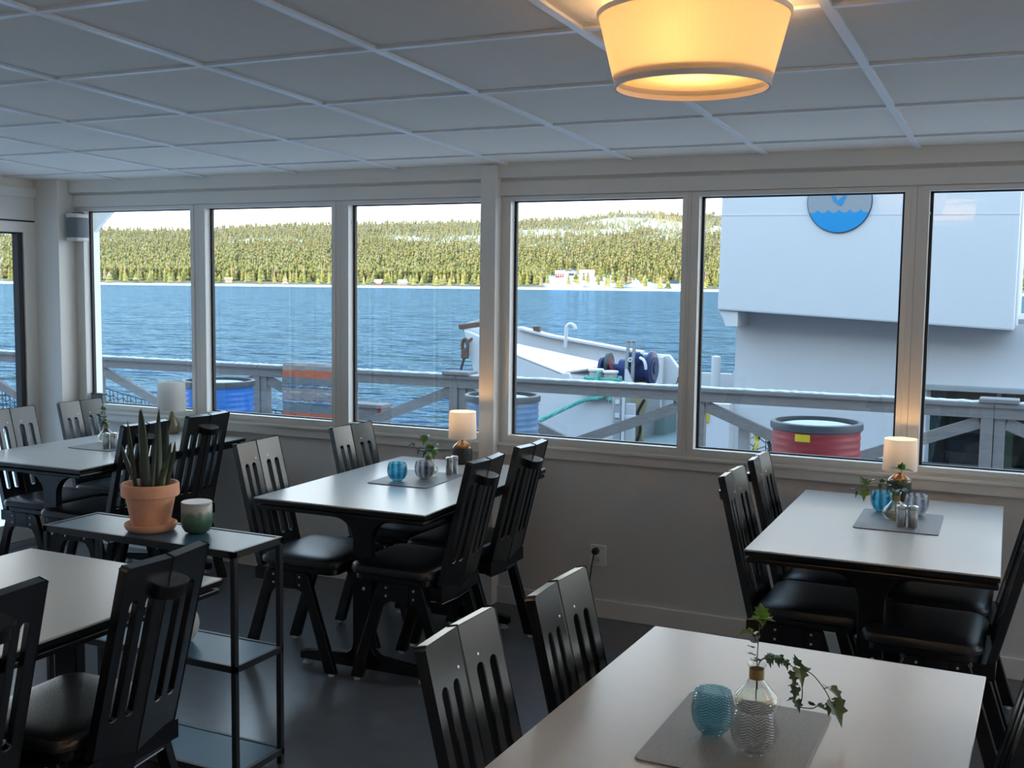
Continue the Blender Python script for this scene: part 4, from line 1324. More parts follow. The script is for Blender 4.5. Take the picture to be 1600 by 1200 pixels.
for sc_, dist, st, rot in ((0.16, 1.1, 1.0, 0.3), (0.55, 0.42, 1.0, -0.2), (1.9, 0.12, 1.0, 0.5)):
    mp = nt.nodes.new('ShaderNodeMapping')
    mp.inputs['Rotation'].default_value = (0, 0, rot)
    mp.inputs['Scale'].default_value = (0.55, 1.0, 1.0)
    nt.links.new(tc.outputs['Object'], mp.inputs[0])
    nz = nt.nodes.new('ShaderNodeTexNoise')
    nz.inputs['Scale'].default_value = sc_
    nz.inputs['Detail'].default_value = 2.5
    nt.links.new(mp.outputs[0], nz.inputs['Vector'])
    bp = nt.nodes.new('ShaderNodeBump')
    bp.inputs['Strength'].default_value = st
    bp.inputs['Distance'].default_value = dist
    nt.links.new(nz.outputs['Fac'], bp.inputs['Height'])
    if prev:
        nt.links.new(prev.outputs[0], bp.inputs['Normal'])
    prev = bp
for q_ in (wd, wg, wf):
    nt.links.new(prev.outputs[0], q_.inputs['Normal'])
w = MB().add([(-1800, 9.76, -2.5), (900, 9.76, -2.5), (900, 1500, -2.5), (-1800, 1500, -2.5)], [(0, 1, 2, 3)]).build('lake', m, recalc=False)
tag(w, 'wide rippled blue lake between the terrace and the wooded far shore', 'lake', kind='stuff')
struct('ground_lakebed', MB().box(-1800, 900, 9.0, 1500, -4.5, -4.0), M_SOIL)

# ------------------------------------------------------------------ FAR SHORE
R0, R1 = 1060.0, 2600.0
RIDGE = [(-75, 150), (-60, 140), (-50, 122), (-46.1, 113), (-44, 112), (-41, 118), (-38.55, 128), (-36, 134), (-33.4, 138), (-27.15, 148), (-23.2, 155), (-21, 165), (-20.2, 170), (-18.3, 172), (-16.8, 166), (-15.4, 168), (-8, 160), (10, 140), (25, 130)]
_ra = np.array([a for a, _ in RIDGE]); _rh = np.array([h for _, h in RIDGE])


def terr(az, t):
    """height above the water level of the far hill, az in degrees, t = 0 at the shore, 1 at the ridge"""
    H = np.interp(az, _ra, _rh)
    s = 0.70 * t + 0.30 * t * t
    return -2.5 + 1.2 + H * s + 3.0 * np.sin(az * 1.9 + t * 9) * t * (1 - t) * 2


PATCH = [(-38.2, 0.66, 1.6, 0.045, 0.8), (-46, 0.72, 1.0, 0.03, 0.6), (-31.0, 0.66, 1.0, 0.07, .7), (-29.8, 0.60, 0.6, 0.03, .6), (-27.6, 0.63, 1.3, 0.085, .8), (-27.2, 0.44, 0.8, 0.035, .7), (-24.4, 0.74, 1.6, 0.07, .7), (-24.0, 0.50, 1.4, 0.045, .5),
         (-21.2, 0.70, 2.0, 0.055, .7), (-20.3, 0.88, 1.4, 0.045, .7), (-18.6, 0.80, 1.6, 0.09, .75), (-17.2, 0.76, 1.4, 0.10, .8), (-15.5, 0.72, 0.8, 0.08, .7), (-17.8, 0.58, 0.7, 0.04, .6), (-22.2, 0.55, 0.5, 0.03, .6),
         (-22.6, 0.085, 1.15, 0.080, 0.90), (-21.0, 0.07, 1.3, 0.055, .85), (-23.3, 0.06, 0.7, 0.05, .85), (-19.0, 0.055, 1.3, 0.04, .7), (-17.0, 0.04, 0.9, 0.03, .8), (-46.5, 0.5, 0.3, 0.03, .7), (-45.5, 0.40, 0.5, 0.03, .4), (-52, 0.55, 2, 0.1, .6), (-50, 0.75, 1.2, 0.06, .6)]


def openness(az, t):
    o = np.zeros_like(az)
    for a, tt, da, dt, s in PATCH:
        o = np.maximum(o, s * np.clip(1.45 - np.hypot((az - a) / da, (t - tt) / dt), 0, 1))
    n = 0.5 + 0.25 * np.sin(az * 9.1 + t * 31) + 0.25 * np.sin(az * 23.7 - t * 57)
    return np.clip(o * (0.65 + 0.7 * n), 0, 1)


na, nt_ = 420, 90
AZ = np.linspace(-75, 25, na)
TT = np.concatenate([[-0.02], np.linspace(0, 1, nt_), [1.12, 1.4]])
ga, gt = np.meshgrid(AZ, TT)
gr = R0 + (R1 - R0) * gt
gh = terr(ga, np.clip(gt, 0, 1))
gh = np.where(gt < 0, -3.5, gh)
gh = np.where(gt > 1.05, gh - (gt - 1) * 90, gh)
rad = np.radians(ga)
verts = np.stack([gr * np.sin(rad), gr * np.cos(rad), gh], -1).reshape(-1, 3)
idx = np.arange(len(TT) * na).reshape(len(TT), na)
quads = np.stack([idx[:-1, :-1], idx[:-1, 1:], idx[1:, 1:], idx[1:, :-1]], -1).reshape(-1, 4)
me = bpy.data.meshes.new('hill_ground')
me.from_pydata(verts.tolist(), [], quads.tolist())
at = me.attributes.new('snow', 'FLOAT', 'POINT')
sn = openness(ga, gt)
sn = np.where(gt < 0.004, 0.8, np.clip(sn * np.where(gt < 0.17, 1.0, 2.2), 0, 1))
at.data.foreach_set('value', sn.reshape(-1).astype(np.float32))
m = bpy.data.materials.new('hill_ground')
m.use_nodes = True
nt = m.node_tree
b = nt.nodes['Principled BSDF']; b.inputs['Roughness'].default_value = 0.95
an = nt.nodes.new('ShaderNodeAttribute'); an.attribute_name = 'snow'
tc = nt.nodes.new('ShaderNodeTexCoord')
nz = nt.nodes.new('ShaderNodeTexNoise'); nz.inputs['Scale'].default_value = 0.05; nz.inputs['Detail'].default_value = 6
nt.links.new(tc.outputs['Object'], nz.inputs['Vector'])
ma = nt.nodes.new('ShaderNodeMath'); ma.operation = 'MULTIPLY_ADD'; ma.inputs[1].default_value = 0.8; ma.inputs[2].default_value = -0.4
nt.links.new(nz.outputs['Fac'], ma.inputs[0])
ad = nt.nodes.new('ShaderNodeMath'); ad.operation = 'ADD'; ad.use_clamp = True
nt.links.new(ma.outputs[0], ad.inputs[0]); nt.links.new(an.outputs['Fac'], ad.inputs[1])
cr = nt.nodes.new('ShaderNodeValToRGB')
cr.color_ramp.elements[0].position = 0.18; cr.color_ramp.elements[0].color = (0.20, 0.17, 0.09, 1)
cr.color_ramp.elements[1].position = 0.5; cr.color_ramp.elements[1].color = (0.86, 0.86, 0.88, 1)
nt.links.new(ad.outputs[0], cr.inputs[0]); nt.links.new(cr.outputs[0], b.inputs['Base Color'])
o = link('hill', me, m)
o['kind'] = 'structure'
me.polygons.foreach_set('use_smooth', [True] * len(me.polygons))


def tree_mat(name, stops):
    m = bpy.data.materials.new(name)
    m.use_nodes = True
    nt = m.node_tree
    b = nt.nodes['Principled BSDF']; b.inputs['Roughness'].default_value = 0.9
    b.inputs['Specular IOR Level'].default_value = 0.1
    gi = nt.nodes.new('ShaderNodeNewGeometry')
    oi = nt.nodes.new('ShaderNodeObjectInfo')
    ad = nt.nodes.new('ShaderNodeMath'); ad.operation = 'ADD'
    fr = nt.nodes.new('ShaderNodeMath'); fr.operation = 'FRACT'
    nt.links.new(gi.outputs['Random Per Island'], ad.inputs[0]); nt.links.new(oi.outputs['Random'], ad.inputs[1]); nt.links.new(ad.outputs[0], fr.inputs[0])
    cr = nt.nodes.new('ShaderNodeValToRGB')
    cr.color_ramp.elements[0].position, cr.color_ramp.elements[0].color = stops[0]
    cr.color_ramp.elements[1].position, cr.color_ramp.elements[1].color = stops[-1]
    for p, c in stops[1:-1]:
        e = cr.color_ramp.elements.new(p); e.color = c
    nt.links.new(fr.outputs[0], cr.inputs[0])
    # paler with height: distance haze painted into the crown colour
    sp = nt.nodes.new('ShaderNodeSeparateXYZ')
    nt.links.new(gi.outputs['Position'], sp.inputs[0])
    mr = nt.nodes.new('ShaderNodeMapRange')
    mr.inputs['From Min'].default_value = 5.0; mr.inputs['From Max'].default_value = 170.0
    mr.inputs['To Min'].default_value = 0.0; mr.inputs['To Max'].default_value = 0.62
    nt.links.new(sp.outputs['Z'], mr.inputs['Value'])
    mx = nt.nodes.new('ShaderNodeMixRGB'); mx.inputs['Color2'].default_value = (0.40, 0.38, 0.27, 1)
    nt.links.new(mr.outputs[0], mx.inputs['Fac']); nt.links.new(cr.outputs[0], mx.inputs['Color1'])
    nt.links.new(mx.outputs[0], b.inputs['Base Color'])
    return m


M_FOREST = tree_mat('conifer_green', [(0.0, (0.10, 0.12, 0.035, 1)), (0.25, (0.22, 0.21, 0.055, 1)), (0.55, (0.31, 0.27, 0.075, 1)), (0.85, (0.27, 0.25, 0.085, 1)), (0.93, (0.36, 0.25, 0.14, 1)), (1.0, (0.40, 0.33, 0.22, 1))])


def conifer_arrays(n=6):
    """unit conifer: three ragged stacked skirts on a short stem, height 1"""
    vs, fs = [], []
    for z0, z1, r in ((0.10, 0.55, 0.20), (0.34, 0.80, 0.155), (0.60, 1.0, 0.10)):
        b0 = len(vs)
        for k in range(n):
            a = 2 * PI * (k + 0.3 * z0) / n
            rr = r * (1.0 if k % 2 == 0 else 0.72)
            vs.append((rr * math.cos(a), rr * math.sin(a), z0 + (0.03 if k % 2 else 0)))
        vs.append((0, 0, z1))
        vs.append((0, 0, z0 + 0.12))
        for k in range(n):
            fs.append((b0 + k, b0 + (k + 1) % n, b0 + n))
            fs.append((b0 + (k + 1) % n, b0 + k, b0 + n + 1))
    return np.array(vs, np.float64), fs


uv, uf = conifer_arrays()
uf_np = np.array(uf)
# join the three skirts and the stem into one island with a thin core
core0 = len(uv)
core = np.array([(0.012 * math.cos(a), 0.012 * math.sin(a), z) for z in (0.0, 0.9) for a in (0, 2.1, 4.2)])
uv = np.concatenate([uv, core])
uf_np = np.concatenate([uf_np, np.array([(core0, core0 + 1, core0 + 4), (core0, core0 + 4, core0 + 3), (core0 + 1, core0 + 2, core0 + 5), (core0 + 1, core0 + 5, core0 + 4), (core0 + 2, core0, core0 + 3), (core0 + 2, core0 + 3, core0 + 5)])])


def pos(az, t):
    r = R0 + (R1 - R0) * t
    a = np.radians(az)
    return np.stack([r * np.sin(a), r * np.cos(a), terr(az, t) - 0.4], -1)


# the front row of trees along the shore, one object each
protos = []
for k, (wd, ht) in enumerate(((1.0, 1.0), (1.35, 0.85), (0.8, 1.15), (1.7, 0.75))):
    pv = uv * np.array([wd, wd, ht])
    me = bpy.data.meshes.new('conifer_tree')
    me.from_pydata((pv * 13.0).tolist(), [], uf_np.tolist())
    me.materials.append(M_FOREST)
    protos.append(me)
HOUSES = ((-23.1, 0.100), (-22.5, 0.093), (-21.7, 0.105), (-17.25, 0.030), (-39.9, 0.012), (-31.2, 0.016), (-32.4, 0.018))
TREE_XY = []
cnt = 0
while cnt < 300:
    az = RNG.uniform(-52, -14.2)
    t = RNG.uniform(0.006, 0.055)
    if openness(np.array([az]), np.array([t]))[0] > 0.18 and RNG.random() > 0.10:
        continue
    p = pos(np.array([az]), np.array([t]))[0]
    if any((p[0] - q_[0]) ** 2 + (p[1] - q_[1]) ** 2 < 45 for q_ in TREE_XY):
        continue
    if any(abs(math.radians(az - ha) * (R0 + (R1 - R0) * t)) < 10 and abs(t - ht) * (R1 - R0) < 13 for ha, ht in HOUSES):
        continue
    TREE_XY.append(p)
    o = bpy.data.objects.new('conifer_tree', protos[int(RNG.integers(0, 4))])
    COL.objects.link(o)
    o.location = p
    o.rotation_euler.z = RNG.uniform(0, 6.28)
    s = RNG.uniform(0.75, 1.25)
    o.scale = (s, s, s * RNG.uniform(0.85, 1.15))
    tag(o, 'sunlit conifer standing in the front row just above the far shoreline', 'tree', 'conifers along the far shore')
    cnt += 1

# the rest of the forest
N = 34000
az = RNG.uniform(-62, 2, N)
e0, e1 = 0.0, 1.0
t = RNG.random(N) ** 1.35
t = 0.040 + 0.970 * t
op = openness(az, t)
keep = (RNG.random(N) > np.clip(op * np.where(t < 0.17, 1.3, 0.92), 0, 0.97))
for ha, ht in HOUSES:
    dx = np.radians(az - ha) * (R0 + (R1 - R0) * t)
    dr = (t - ht) * (R1 - R0)
    keep &= ~((np.abs(dx) < 13) & (dr < 12) & (dr > -60))
az, t = az[keep], t[keep]
n = len(az)
P = pos(az, t)
hs = RNG.uniform(9.0, 16.0, n) * (1 - 0.18 * t)
ws = hs * RNG.uniform(0.85, 1.7, n)
ra = RNG.uniform(0, 6.28, n)
c, s = np.cos(ra), np.sin(ra)
vx = uv[None, :, 0] * ws[:, None]; vy = uv[None, :, 1] * ws[:, None]
V = np.stack([vx * c[:, None] - vy * s[:, None], vx * s[:, None] + vy * c[:, None], uv[None, :, 2] * hs[:, None]], -1) + P[:, None, :]
Fq = (uf_np[None] + (np.arange(n) * len(uv))[:, None, None]).reshape(-1, 3)
me = bpy.data.meshes.new('forest')
me.vertices.add(n * len(uv))
me.vertices.foreach_set('co', V.reshape(-1).astype(np.float32))
me.loops.add(len(Fq) * 3)
me.loops.foreach_set('vertex_index', Fq.reshape(-1).astype(np.int32))
me.polygons.add(len(Fq))
me.polygons.foreach_set('loop_start', np.arange(0, len(Fq) * 3, 3, dtype=np.int32))
me.update(calc_edges=True)
me.validate()
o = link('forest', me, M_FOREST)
tag(o, 'dense olive green conifer forest covering the far hillside', 'forest', kind='stuff')

# houses in the clearing on the far shore
M_REDH = mat('falu_red', (0.30, 0.07, 0.04), 0.8, noise=0.1)
M_PALEH = mat('cream_boards', (0.60, 0.55, 0.46), 0.8, noise=0.1)
M_WOODH = mat('shed_boards', (0.42, 0.32, 0.18), 0.8, noise=0.2)


def house(az, t, w, d, h, mm, roof, lab, rz=0.0):
    p = pos(np.array([float(az)]), np.array([float(t)]))[0]
    hs_ = thing('house', lab, 'house', (p[0], p[1], p[2] + 0.2), math.radians(-az) + rz)
    MB().box(-w / 2, w / 2, -d / 2, d / 2, -1.5, h).prism([(-d / 2, h), (d / 2, h), (0, h + d * 0.38)], -w / 2, w / 2, 'yz').build('walls', mm, hs_)
    r = MB()
    for sg in (-1, 1):
        r.add([(-w / 2 - 0.5, sg * (d / 2 + 0.5), h - 0.3), (w / 2 + 0.5, sg * (d / 2 + 0.5), h - 0.3), (w / 2 + 0.5, 0, h + d * 0.41), (-w / 2 - 0.5, 0, h + d * 0.41),
               (-w / 2 - 0.5, sg * (d / 2 + 0.5), h), (w / 2 + 0.5, sg * (d / 2 + 0.5), h), (w / 2 + 0.5, 0, h + d * 0.41 + 0.3), (-w / 2 - 0.5, 0, h + d * 0.41 + 0.3)],
              [(0, 1, 2, 3), (4, 7, 6, 5), (0, 4, 5, 1), (1, 5, 6, 2), (2, 6, 7, 3), (3, 7, 4, 0)])
    r.build('roof', roof, hs_)
    for k in range(3):
        x = w * (k - 1) * 0.28
        MB().box(x - 0.6, x + 0.6, -d / 2 - 0.06, -d / 2, h * 0.35, h * 0.8).build('window', M_FERRY, hs_)


house(-23.1, 0.100, 9, 7, 4.5, M_REDH, M_SNOW, 'small red house with snowy roof left in the snowy clearing')
house(-22.5, 0.093, 5, 5, 3.0, M_FERRY, M_RIM, 'small white shed with dark roof between the two houses in the clearing')
house(-21.7, 0.105, 16, 8, 5, M_PALEH, M_SNOW, 'long cream house with snowy roof right in the clearing')
house(-17.25, 0.030, 10, 7, 3.0, M_PALEH, M_RIM, 'low pale boathouse with dark roof on the shore beside the ferry')
house(-39.9, 0.020, 7, 5, 3.2, M_WOODH, M_WOODH, 'yellowish wooden boat shed on the shore below dark trees')
house(-31.2, 0.016, 8, 6, 2.6, M_WOODH, M_SNOW, 'little wooden cottage on the shore seen in the third window', 0.4)
house(-32.4, 0.018, 7, 6, 2.4, M_REDH, M_SNOW, 'little brown cottage left of the wooden one on the shore', -0.3)
# snow bank along the shoreline
m = MB()
pa = np.linspace(-60, 0, 240)
for i, a in enumerate(pa):
    q = math.radians(a)
    for r, z in ((R0 - 10, -2.6), (R0 - 6, -1.9 + 0.25 * math.sin(i * 2.1)), (R0 + 6, -1.1 + 0.35 * math.sin(i * 1.3) * math.sin(i * 0.37)), (R0 + 16, -1.6)):
        m.v.append((r * math.sin(q), r * math.cos(q), z))
for i in range(len(pa) - 1):
    for k in range(3):
        m.f.append((i * 4 + k, i * 4 + k + 1, i * 4 + k + 5, i * 4 + k + 4))
tag(m.build('shore_snow', M_SNOW, recalc=False), 'white snow bank along the far waterline', 'snow', kind='stuff')

# ------------------------------------------------------------------ FERRY
fe = thing('ferry', 'white car ferry moored outside with a round blue emblem, bow ramp at the left', 'ferry', (0, 0, 0))


def P(name, mb, mm, parent=fe, **k):
    return mb.build(name, mm, parent, **k)


def slab(pts_f, dy):
    """polygon given as (x, z) at plane y, extruded back by dy"""
    y = pts_f[0]
    return MB().prism(pts_f[1], y, y + dy, 'xz')


# upper superstructure box, its lower edge rises towards the bow
P('upper_deckhouse', slab((18.0, [(-4.83, 1.165), (-0.345, 0.945), (-0.31, 6.5), (-4.78, 6.5)]), 6.0), M_FERRY, bevel=0.03)
P('seam', slab((17.994, [(-4.80, 2.71), (-0.34, 2.66), (-0.34, 2.675), (-4.80, 2.725)]), 0.01), M_FERRY)
# lower side wall with the big window cut out
wl = MB()
wl.box(-4.71, -1.58, 18.8, 24.0, -2.2, 1.30)
wl.box(-1.58, 6.0, 18.8, 18.9, -0.02, 1.02)
wl.box(-1.58, 6.0, 18.8, 18.9, -2.2, -1.50)
wl.box(-0.98, 6.0, 24.0, 24.2, -2.2, 1.02)
P('side_wall', wl, M_FERRY)
br_ = MB().prism([(18.0, 1.16), (18.10, 1.10), (18.25, 0.96), (18.45, 0.90), (18.8, 0.88), (18.8, 1.16)], -4.83, -4.66, 'yz')
P('curved_bracket', MB().prism([(-4.83, 1.16), (-4.80, 1.12), (-4.74, 1.02), (-4.70, 0.90), (-4.5, 0.90), (-4.5, 1.16)], 18.05, 18.8, 'xz'), M_FERRY)
P('window_ledge', MB().box(-1.62, 6.0, 18.62, 18.80, -0.05, 0.03), M_FERRYG, bevel=0.01)
P('window_frame', MB().box(-1.58, -1.52, 18.80, 18.90, -1.5, -0.02).box(-0.55, -0.49, 18.84, 18.90, -1.5, -0.02).box(0.6, 0.66, 18.84, 18.90, -1.5, -0.02), M_FERRYG)
win = P('window', MB().box(-1.52, 6.0, 18.86, 18.868, -1.5, -0.02), glass_mat('ferry_glass', (0.62, 0.68, 0.68), 1.2))
cu = MB()
nC = 26
for k in range(2):
    for i in range(nC + 1):
        u = i / nC
        yy = 19.05 + 0.035 * math.sin(u * 30) + 0.012 * k
        cu.v += [(-1.60 + 0.30 * u, yy, -0.05), (-1.60 + 0.21 * u, yy, -0.70), (-1.62 + 0.13 * u, yy, -1.4)]
for k in range(2):
    for i in range(nC):
        a = k * (nC + 1) * 3 + i * 3
        for q in range(2):
            cu.f.append((a + q, a + q + 1, a + q + 4, a + q + 3))
P('curtain', cu, mat('pale_blue_curtain', (0.34, 0.50, 0.55), 0.9, noise=0.08), win, smooth=True)
# cabin interior behind the window: benches and a table before a dark back wall
P('cabin_roof', MB().box(-0.98, 6.0, 18.9, 24.0, 1.0, 1.1).box(5.9, 6.0, 18.9, 24.0, -1.9, 1.0), M_FERRYG)
P('cabin_floor', MB().box(-1.58, 6.0, 18.9, 24.0, -1.9, -1.8), M_RIM)
P('cabin_wall', MB().box(-1.58, 6.0, 22.9, 23.0, -1.8, 1.0), mat('dark_panel', (0.02, 0.022, 0.02), 0.6, noise=0.5, scale=1.5))
P('cabin_bench', MB().box(-1.30, -0.60, 19.5, 20.1, -1.8, -0.92).box(-1.30, -0.60, 20.0, 20.15, -0.95, -0.55), mat('bench_cloth', (0.03, 0.05, 0.075), 0.8, noise=0.4, scale=5), bevel=0.06)
P('cabin_table', MB().box(-1.1, -0.5, 20.6, 21.4, -0.95, -0.90).box(-0.85, -0.75, 20.9, 21.0, -1.8, -0.95), mat('bench_wood', (0.16, 0.15, 0.10), 0.5, noise=0.3))
P('cabin_partition', MB().box(-0.42, -0.30, 19.3, 20.4, -1.8, -0.10), mat('pale_panel', (0.20, 0.22, 0.15), 0.7, noise=0.1))
# round emblem
EX, EZ, ER = -2.925, 2.905, 0.485
em = P('emblem_rim', MB().lathe([(0.0, 0.0), (ER + 0.012, 0.0), (ER + 0.012, -0.028), (0.0, -0.028)], 72, axis='y', c=(EX, 18.0, EZ)), mat('emblem_navy', (0.006, 0.035, 0.11), 0.4, noise=0.05))
M_EBLUE = mat('emblem_blue', (0.002, 0.22, 0.47), 0.4, noise=0.03)
M_EGREY = mat('emblem_grey', (0.24, 0.265, 0.28), 0.4, noise=0.03)
zw = EZ - 0.135
aw = math.asin(0.180 / ER)
up = [(EX + ER * math.cos(a), EZ + ER * math.sin(a)) for a in np.linspace(-aw, PI + aw, 60)]
wav = [(x, zw - 0.045 + 0.050 * (2 * abs(((x - EX) / 0.163) % 1 - 0.5)) ** 2.2) for x in np.linspace(EX - 0.445, EX + 0.445, 120)]
P('emblem_grey_field', MB().prism(up + wav, 17.960, 17.9725, 'xz'), M_EGREY, em)
lo = [(EX + ER * math.cos(a), EZ + ER * math.sin(a)) for a in np.linspace(-aw, -PI + aw, 60)]
P('emblem_blue_water', MB().prism(lo + wav, 17.960, 17.9725, 'xz'), M_EBLUE, em)
pouch = [(EX - 0.12, EZ + 0.18), (EX - 0.125, EZ + 0.10), (EX - 0.09, EZ + 0.01), (EX - 0.03, EZ - 0.045), (EX + 0.015, EZ - 0.070), (EX + 0.045, EZ - 0.060), (EX + 0.070, EZ - 0.01), (EX + 0.100, EZ + 0.06), (EX + 0.120, EZ + 0.12), (EX + 0.120, EZ + 0.18)]
P('emblem_blue_shape', MB().prism(pouch, 17.952, 17.960, 'xz'), M_EBLUE, em)
inner = [(EX - 0.075, EZ + 0.18), (EX - 0.072, EZ + 0.10), (EX - 0.045, EZ + 0.05), (EX - 0.025, EZ + 0.005), (EX - 0.01, EZ + 0.01), (EX + 0.005, EZ + 0.03), (EX + 0.045, EZ + 0.06), (EX + 0.062, EZ + 0.12), (EX + 0.062, EZ + 0.18)]
P('emblem_grey_inset', MB().prism(inner, 17.946, 17.952, 'xz'), M_EGREY, em)
# bow: near hull side with its sloping top plate
near = [(-10.12, 0.66), (-9.75, 0.53), (-8.92, 0.19), (-8.04, -0.09), (-7.90, -0.09), (-7.80, -0.36), (-7.00, -0.40), (-6.96, -2.3), (-9.30, -2.3), (-9.86, -0.27)]
P('bow_hull', slab((19.0, near), 0.12), M_FERRY, bevel=0.02)
P('bow_top_plate', MB().add([(-9.75, 19.0, 0.535), (-8.92, 19.0, 0.195), (-8.04, 19.0, -0.085), (-8.27, 22.5, -0.16), (-8.72, 22.5, -0.15), (-10.56, 22.5, 0.21), (-11.54, 22.5, 0.54),
                             (-9.75, 19.0, 0.50), (-8.92, 19.0, 0.16), (-8.04, 19.0, -0.12), (-8.27, 22.5, -0.19), (-8.72, 22.5, -0.18), (-10.56, 22.5, 0.18), (-11.54, 22.5, 0.51)],
                            [(0, 1, 2, 3, 4, 5, 6), (13, 12, 11, 10, 9, 8, 7), (0, 7, 8, 1), (1, 8, 9, 2), (2, 9, 10, 3), (3, 10, 11, 4), (4, 11, 12, 5), (5, 12, 13, 6), (6, 13, 7, 0)]), M_FERRY)
P('bow_inner_slope', MB().add([(-8.04, 19.05, -0.10), (-8.72, 22.5, -0.17), (-8.10, 22.5, -0.62), (-7.80, 19.05, -0.40)], [(0, 1, 2, 3)]), M_FERRYG)
P('bow_tip_plate', MB().add([(-10.15, 19.02, 0.64), (-10.15, 19.10, 0.64), (-10.45, 20.4, 0.78), (-9.70, 20.4, 0.72), (-9.85, 19.05, 0.50), (-10.15, 19.02, 0.74), (-10.20, 19.10, 0.76), (-10.45, 20.4, 0.83)],
                            [(0, 1, 2, 3, 4), (5, 6, 7), (0, 5, 7, 2)]), M_FERRYG)
P('fairlead', MB().beam((-10.20, 19.0, 0.71), (-9.75, 19.8, 0.80), 0.12, 0.10), M_RUST, bevel=0.02)
P('far_bulwark', slab((24.0, [(-12.1, 0.64), (-11.26, 0.50), (-10.45, 0.33), (-8.16, 0.02), (-7.53, 0.0), (-7.26, -0.32), (-7.26, -2.3), (-12.1, -2.3)]), 0.15), M_FERRY, bevel=0.02)
P('far_bulwark_cap', MB().beam((-11.26, 24.0, 0.52), (-10.45, 24.0, 0.35), 0.35, 0.05).beam((-10.45, 24.0, 0.35), (-8.16, 24.0, 0.04), 0.35, 0.05), M_FERRY)
P('ramp_plate', MB().prism([(-11.3, 0.15), (-11.25, 0.62), (-11.05, 0.56), (-10.75, 0.10)], 23.0, 23.1, 'xz'), M_FERRYG)
P('ramp_lug', MB().box(-10.86, -10.70, 23.9, 24.0, 0.40, 0.56), M_RUST)
P('pipe_hook', MB().tube(spline([(-9.97, 23.8, 0.10), (-9.96, 23.8, 0.50), (-9.93, 23.8, 0.60), (-9.85, 23.8, 0.645), (-9.76, 23.8, 0.60), (-9.74, 23.8, 0.53)], 6), 0.045, 10), M_FERRY, smooth=True)
P('right_bulwark', slab((23.0, [(-7.62, 0.0), (-7.21, 0.06), (-6.99, -0.21), (-6.60, -0.40), (-5.0, -0.40), (-5.0, -2.3), (-7.62, -2.3)]), 0.12), M_FERRY, bevel=0.02)
P('bulwark_rib', MB().box(-7.36, -7.30, 22.85, 23.0, -2.0, 0.02).box(-6.92, -6.86, 22.85, 23.0, -2.0, -0.25), M_FERRY)
P('bow_deck', MB().box(-8.0, -4.7, 19.12, 23.0, -1.52, -1.44), M_FDECK)
P('deck_step', MB().prism([(-7.05, -1.44), (-7.05, -1.25), (-6.78, -1.05), (-6.70, -1.05), (-6.70, -1.44)], 21.2, 22.0, 'xz'), M_FDECK)
# bollards on the bow
for x, z0, z1 in ((-7.455, -0.40, -0.02), (-7.17, -0.40, -0.045)):
    bo = P('bollard', MB().lathe([(0.125, z0), (0.125, z1 - 0.03)], 28, c=(x, 19.3, 0)), mat('rust_streaked_white', (0.42, 0.38, 0.32), 0.6, noise=0.3, scale=6, stretch=(3, 3, 0.6)), smooth=True)
    MB().lathe([(0.0, z1 - 0.03), (0.15, z1 - 0.03), (0.15, z1), (0.14, z1 + 0.01), (0.0, z1 + 0.01)], 28, c=(x, 19.3, 0)).build('cap', M_FERRY, bo, smooth=True)
# rack with notches and pipe
rk = MB().box(-6.93, -6.80, 18.86, 18.90, -2.2, -0.40)
P('notched_rack', rk, M_FERRYG)
P('rack_teeth', MB().add([], []).box(-6.90, -6.82, 18.84, 18.86, -0.60, -0.52).box(-6.90, -6.82, 18.84, 18.86, -0.85, -0.77).box(-6.90, -6.82, 18.84, 18.86, -1.10, -1.02).box(-6.90, -6.82, 18.84, 18.86, -1.35, -1.27), M_FERRY)
P('rack_pipe', MB().tube([(-6.755, 18.88, -2.2), (-6.755, 18.88, -0.40)], 0.03, 10), M_FERRY, smooth=True)
P('rack_clamp', MB().box(-6.75, -6.50, 18.9, 18.95, -0.85, -0.80).box(-6.82, -6.66, 19.2, 19.3, -2.0, -0.62), M_FERRY)
# winch
wi = P('winch_drum', MB().lathe([(0.0, 0.0), (0.26, 0.0), (0.29, 0.04), (0.29, 0.42), (0.24, 0.48), (0.0, 0.48)], 40, axis='x', c=(-7.34, 21.0, -0.10)), M_WINCH, smooth=True)
MB().lathe([(0.0, 0.0), (0.33, 0.0), (0.345, 0.02), (0.345, 0.07), (0.30, 0.09), (0.12, 0.10), (0.12, 0.13), (0.0, 0.13)], 40, axis='x', c=(-6.97, 21.0, -0.08)).build('flange', M_WINCH, wi, smooth=True)
MB().lathe([(0.0, 0.0), (0.13, 0.0), (0.15, 0.02), (0.15, 0.22), (0.11, 0.26), (0.0, 0.26)], 28, axis='x', c=(-7.33, 20.75, 0.10)).build('motor', M_WINCH, wi, smooth=True)
MB().lathe([(0.05, 0.0), (0.05, -0.04), (0.02, -0.04), (0.02, 0.0)], 20, axis='y', c=(-7.23, 20.59, 0.10), close=True).build('motor_boss', M_FERRY, wi)
MB().tube(spline([(-7.05, 20.62, 0.14), (-6.96, 20.58, 0.10), (-6.92, 20.58, 0.0), (-6.92, 20.6, -0.08)], 5), 0.03, 8).build('hose', M_PLASTIC, wi, smooth=True)
MB().lathe([(0.10, 0.0), (0.24, 0.02), (0.24, 0.08), (0.13, 0.10), (0.12, 0.42), (0.22, 0.44), (0.22, 0.62), (0.08, 0.66)], 36, axis='x', c=(-8.02, 21.0, -0.14)).build('warping_drum', M_WINCH, wi, smooth=True)
MB().lathe([(0.0, 0.0), (0.235, 0.0), (0.235, 0.06), (0.0, 0.06)], 30, axis='x', c=(-7.86, 20.98, -0.04)).build('chain_wheel', M_RIM, wi, smooth=True)
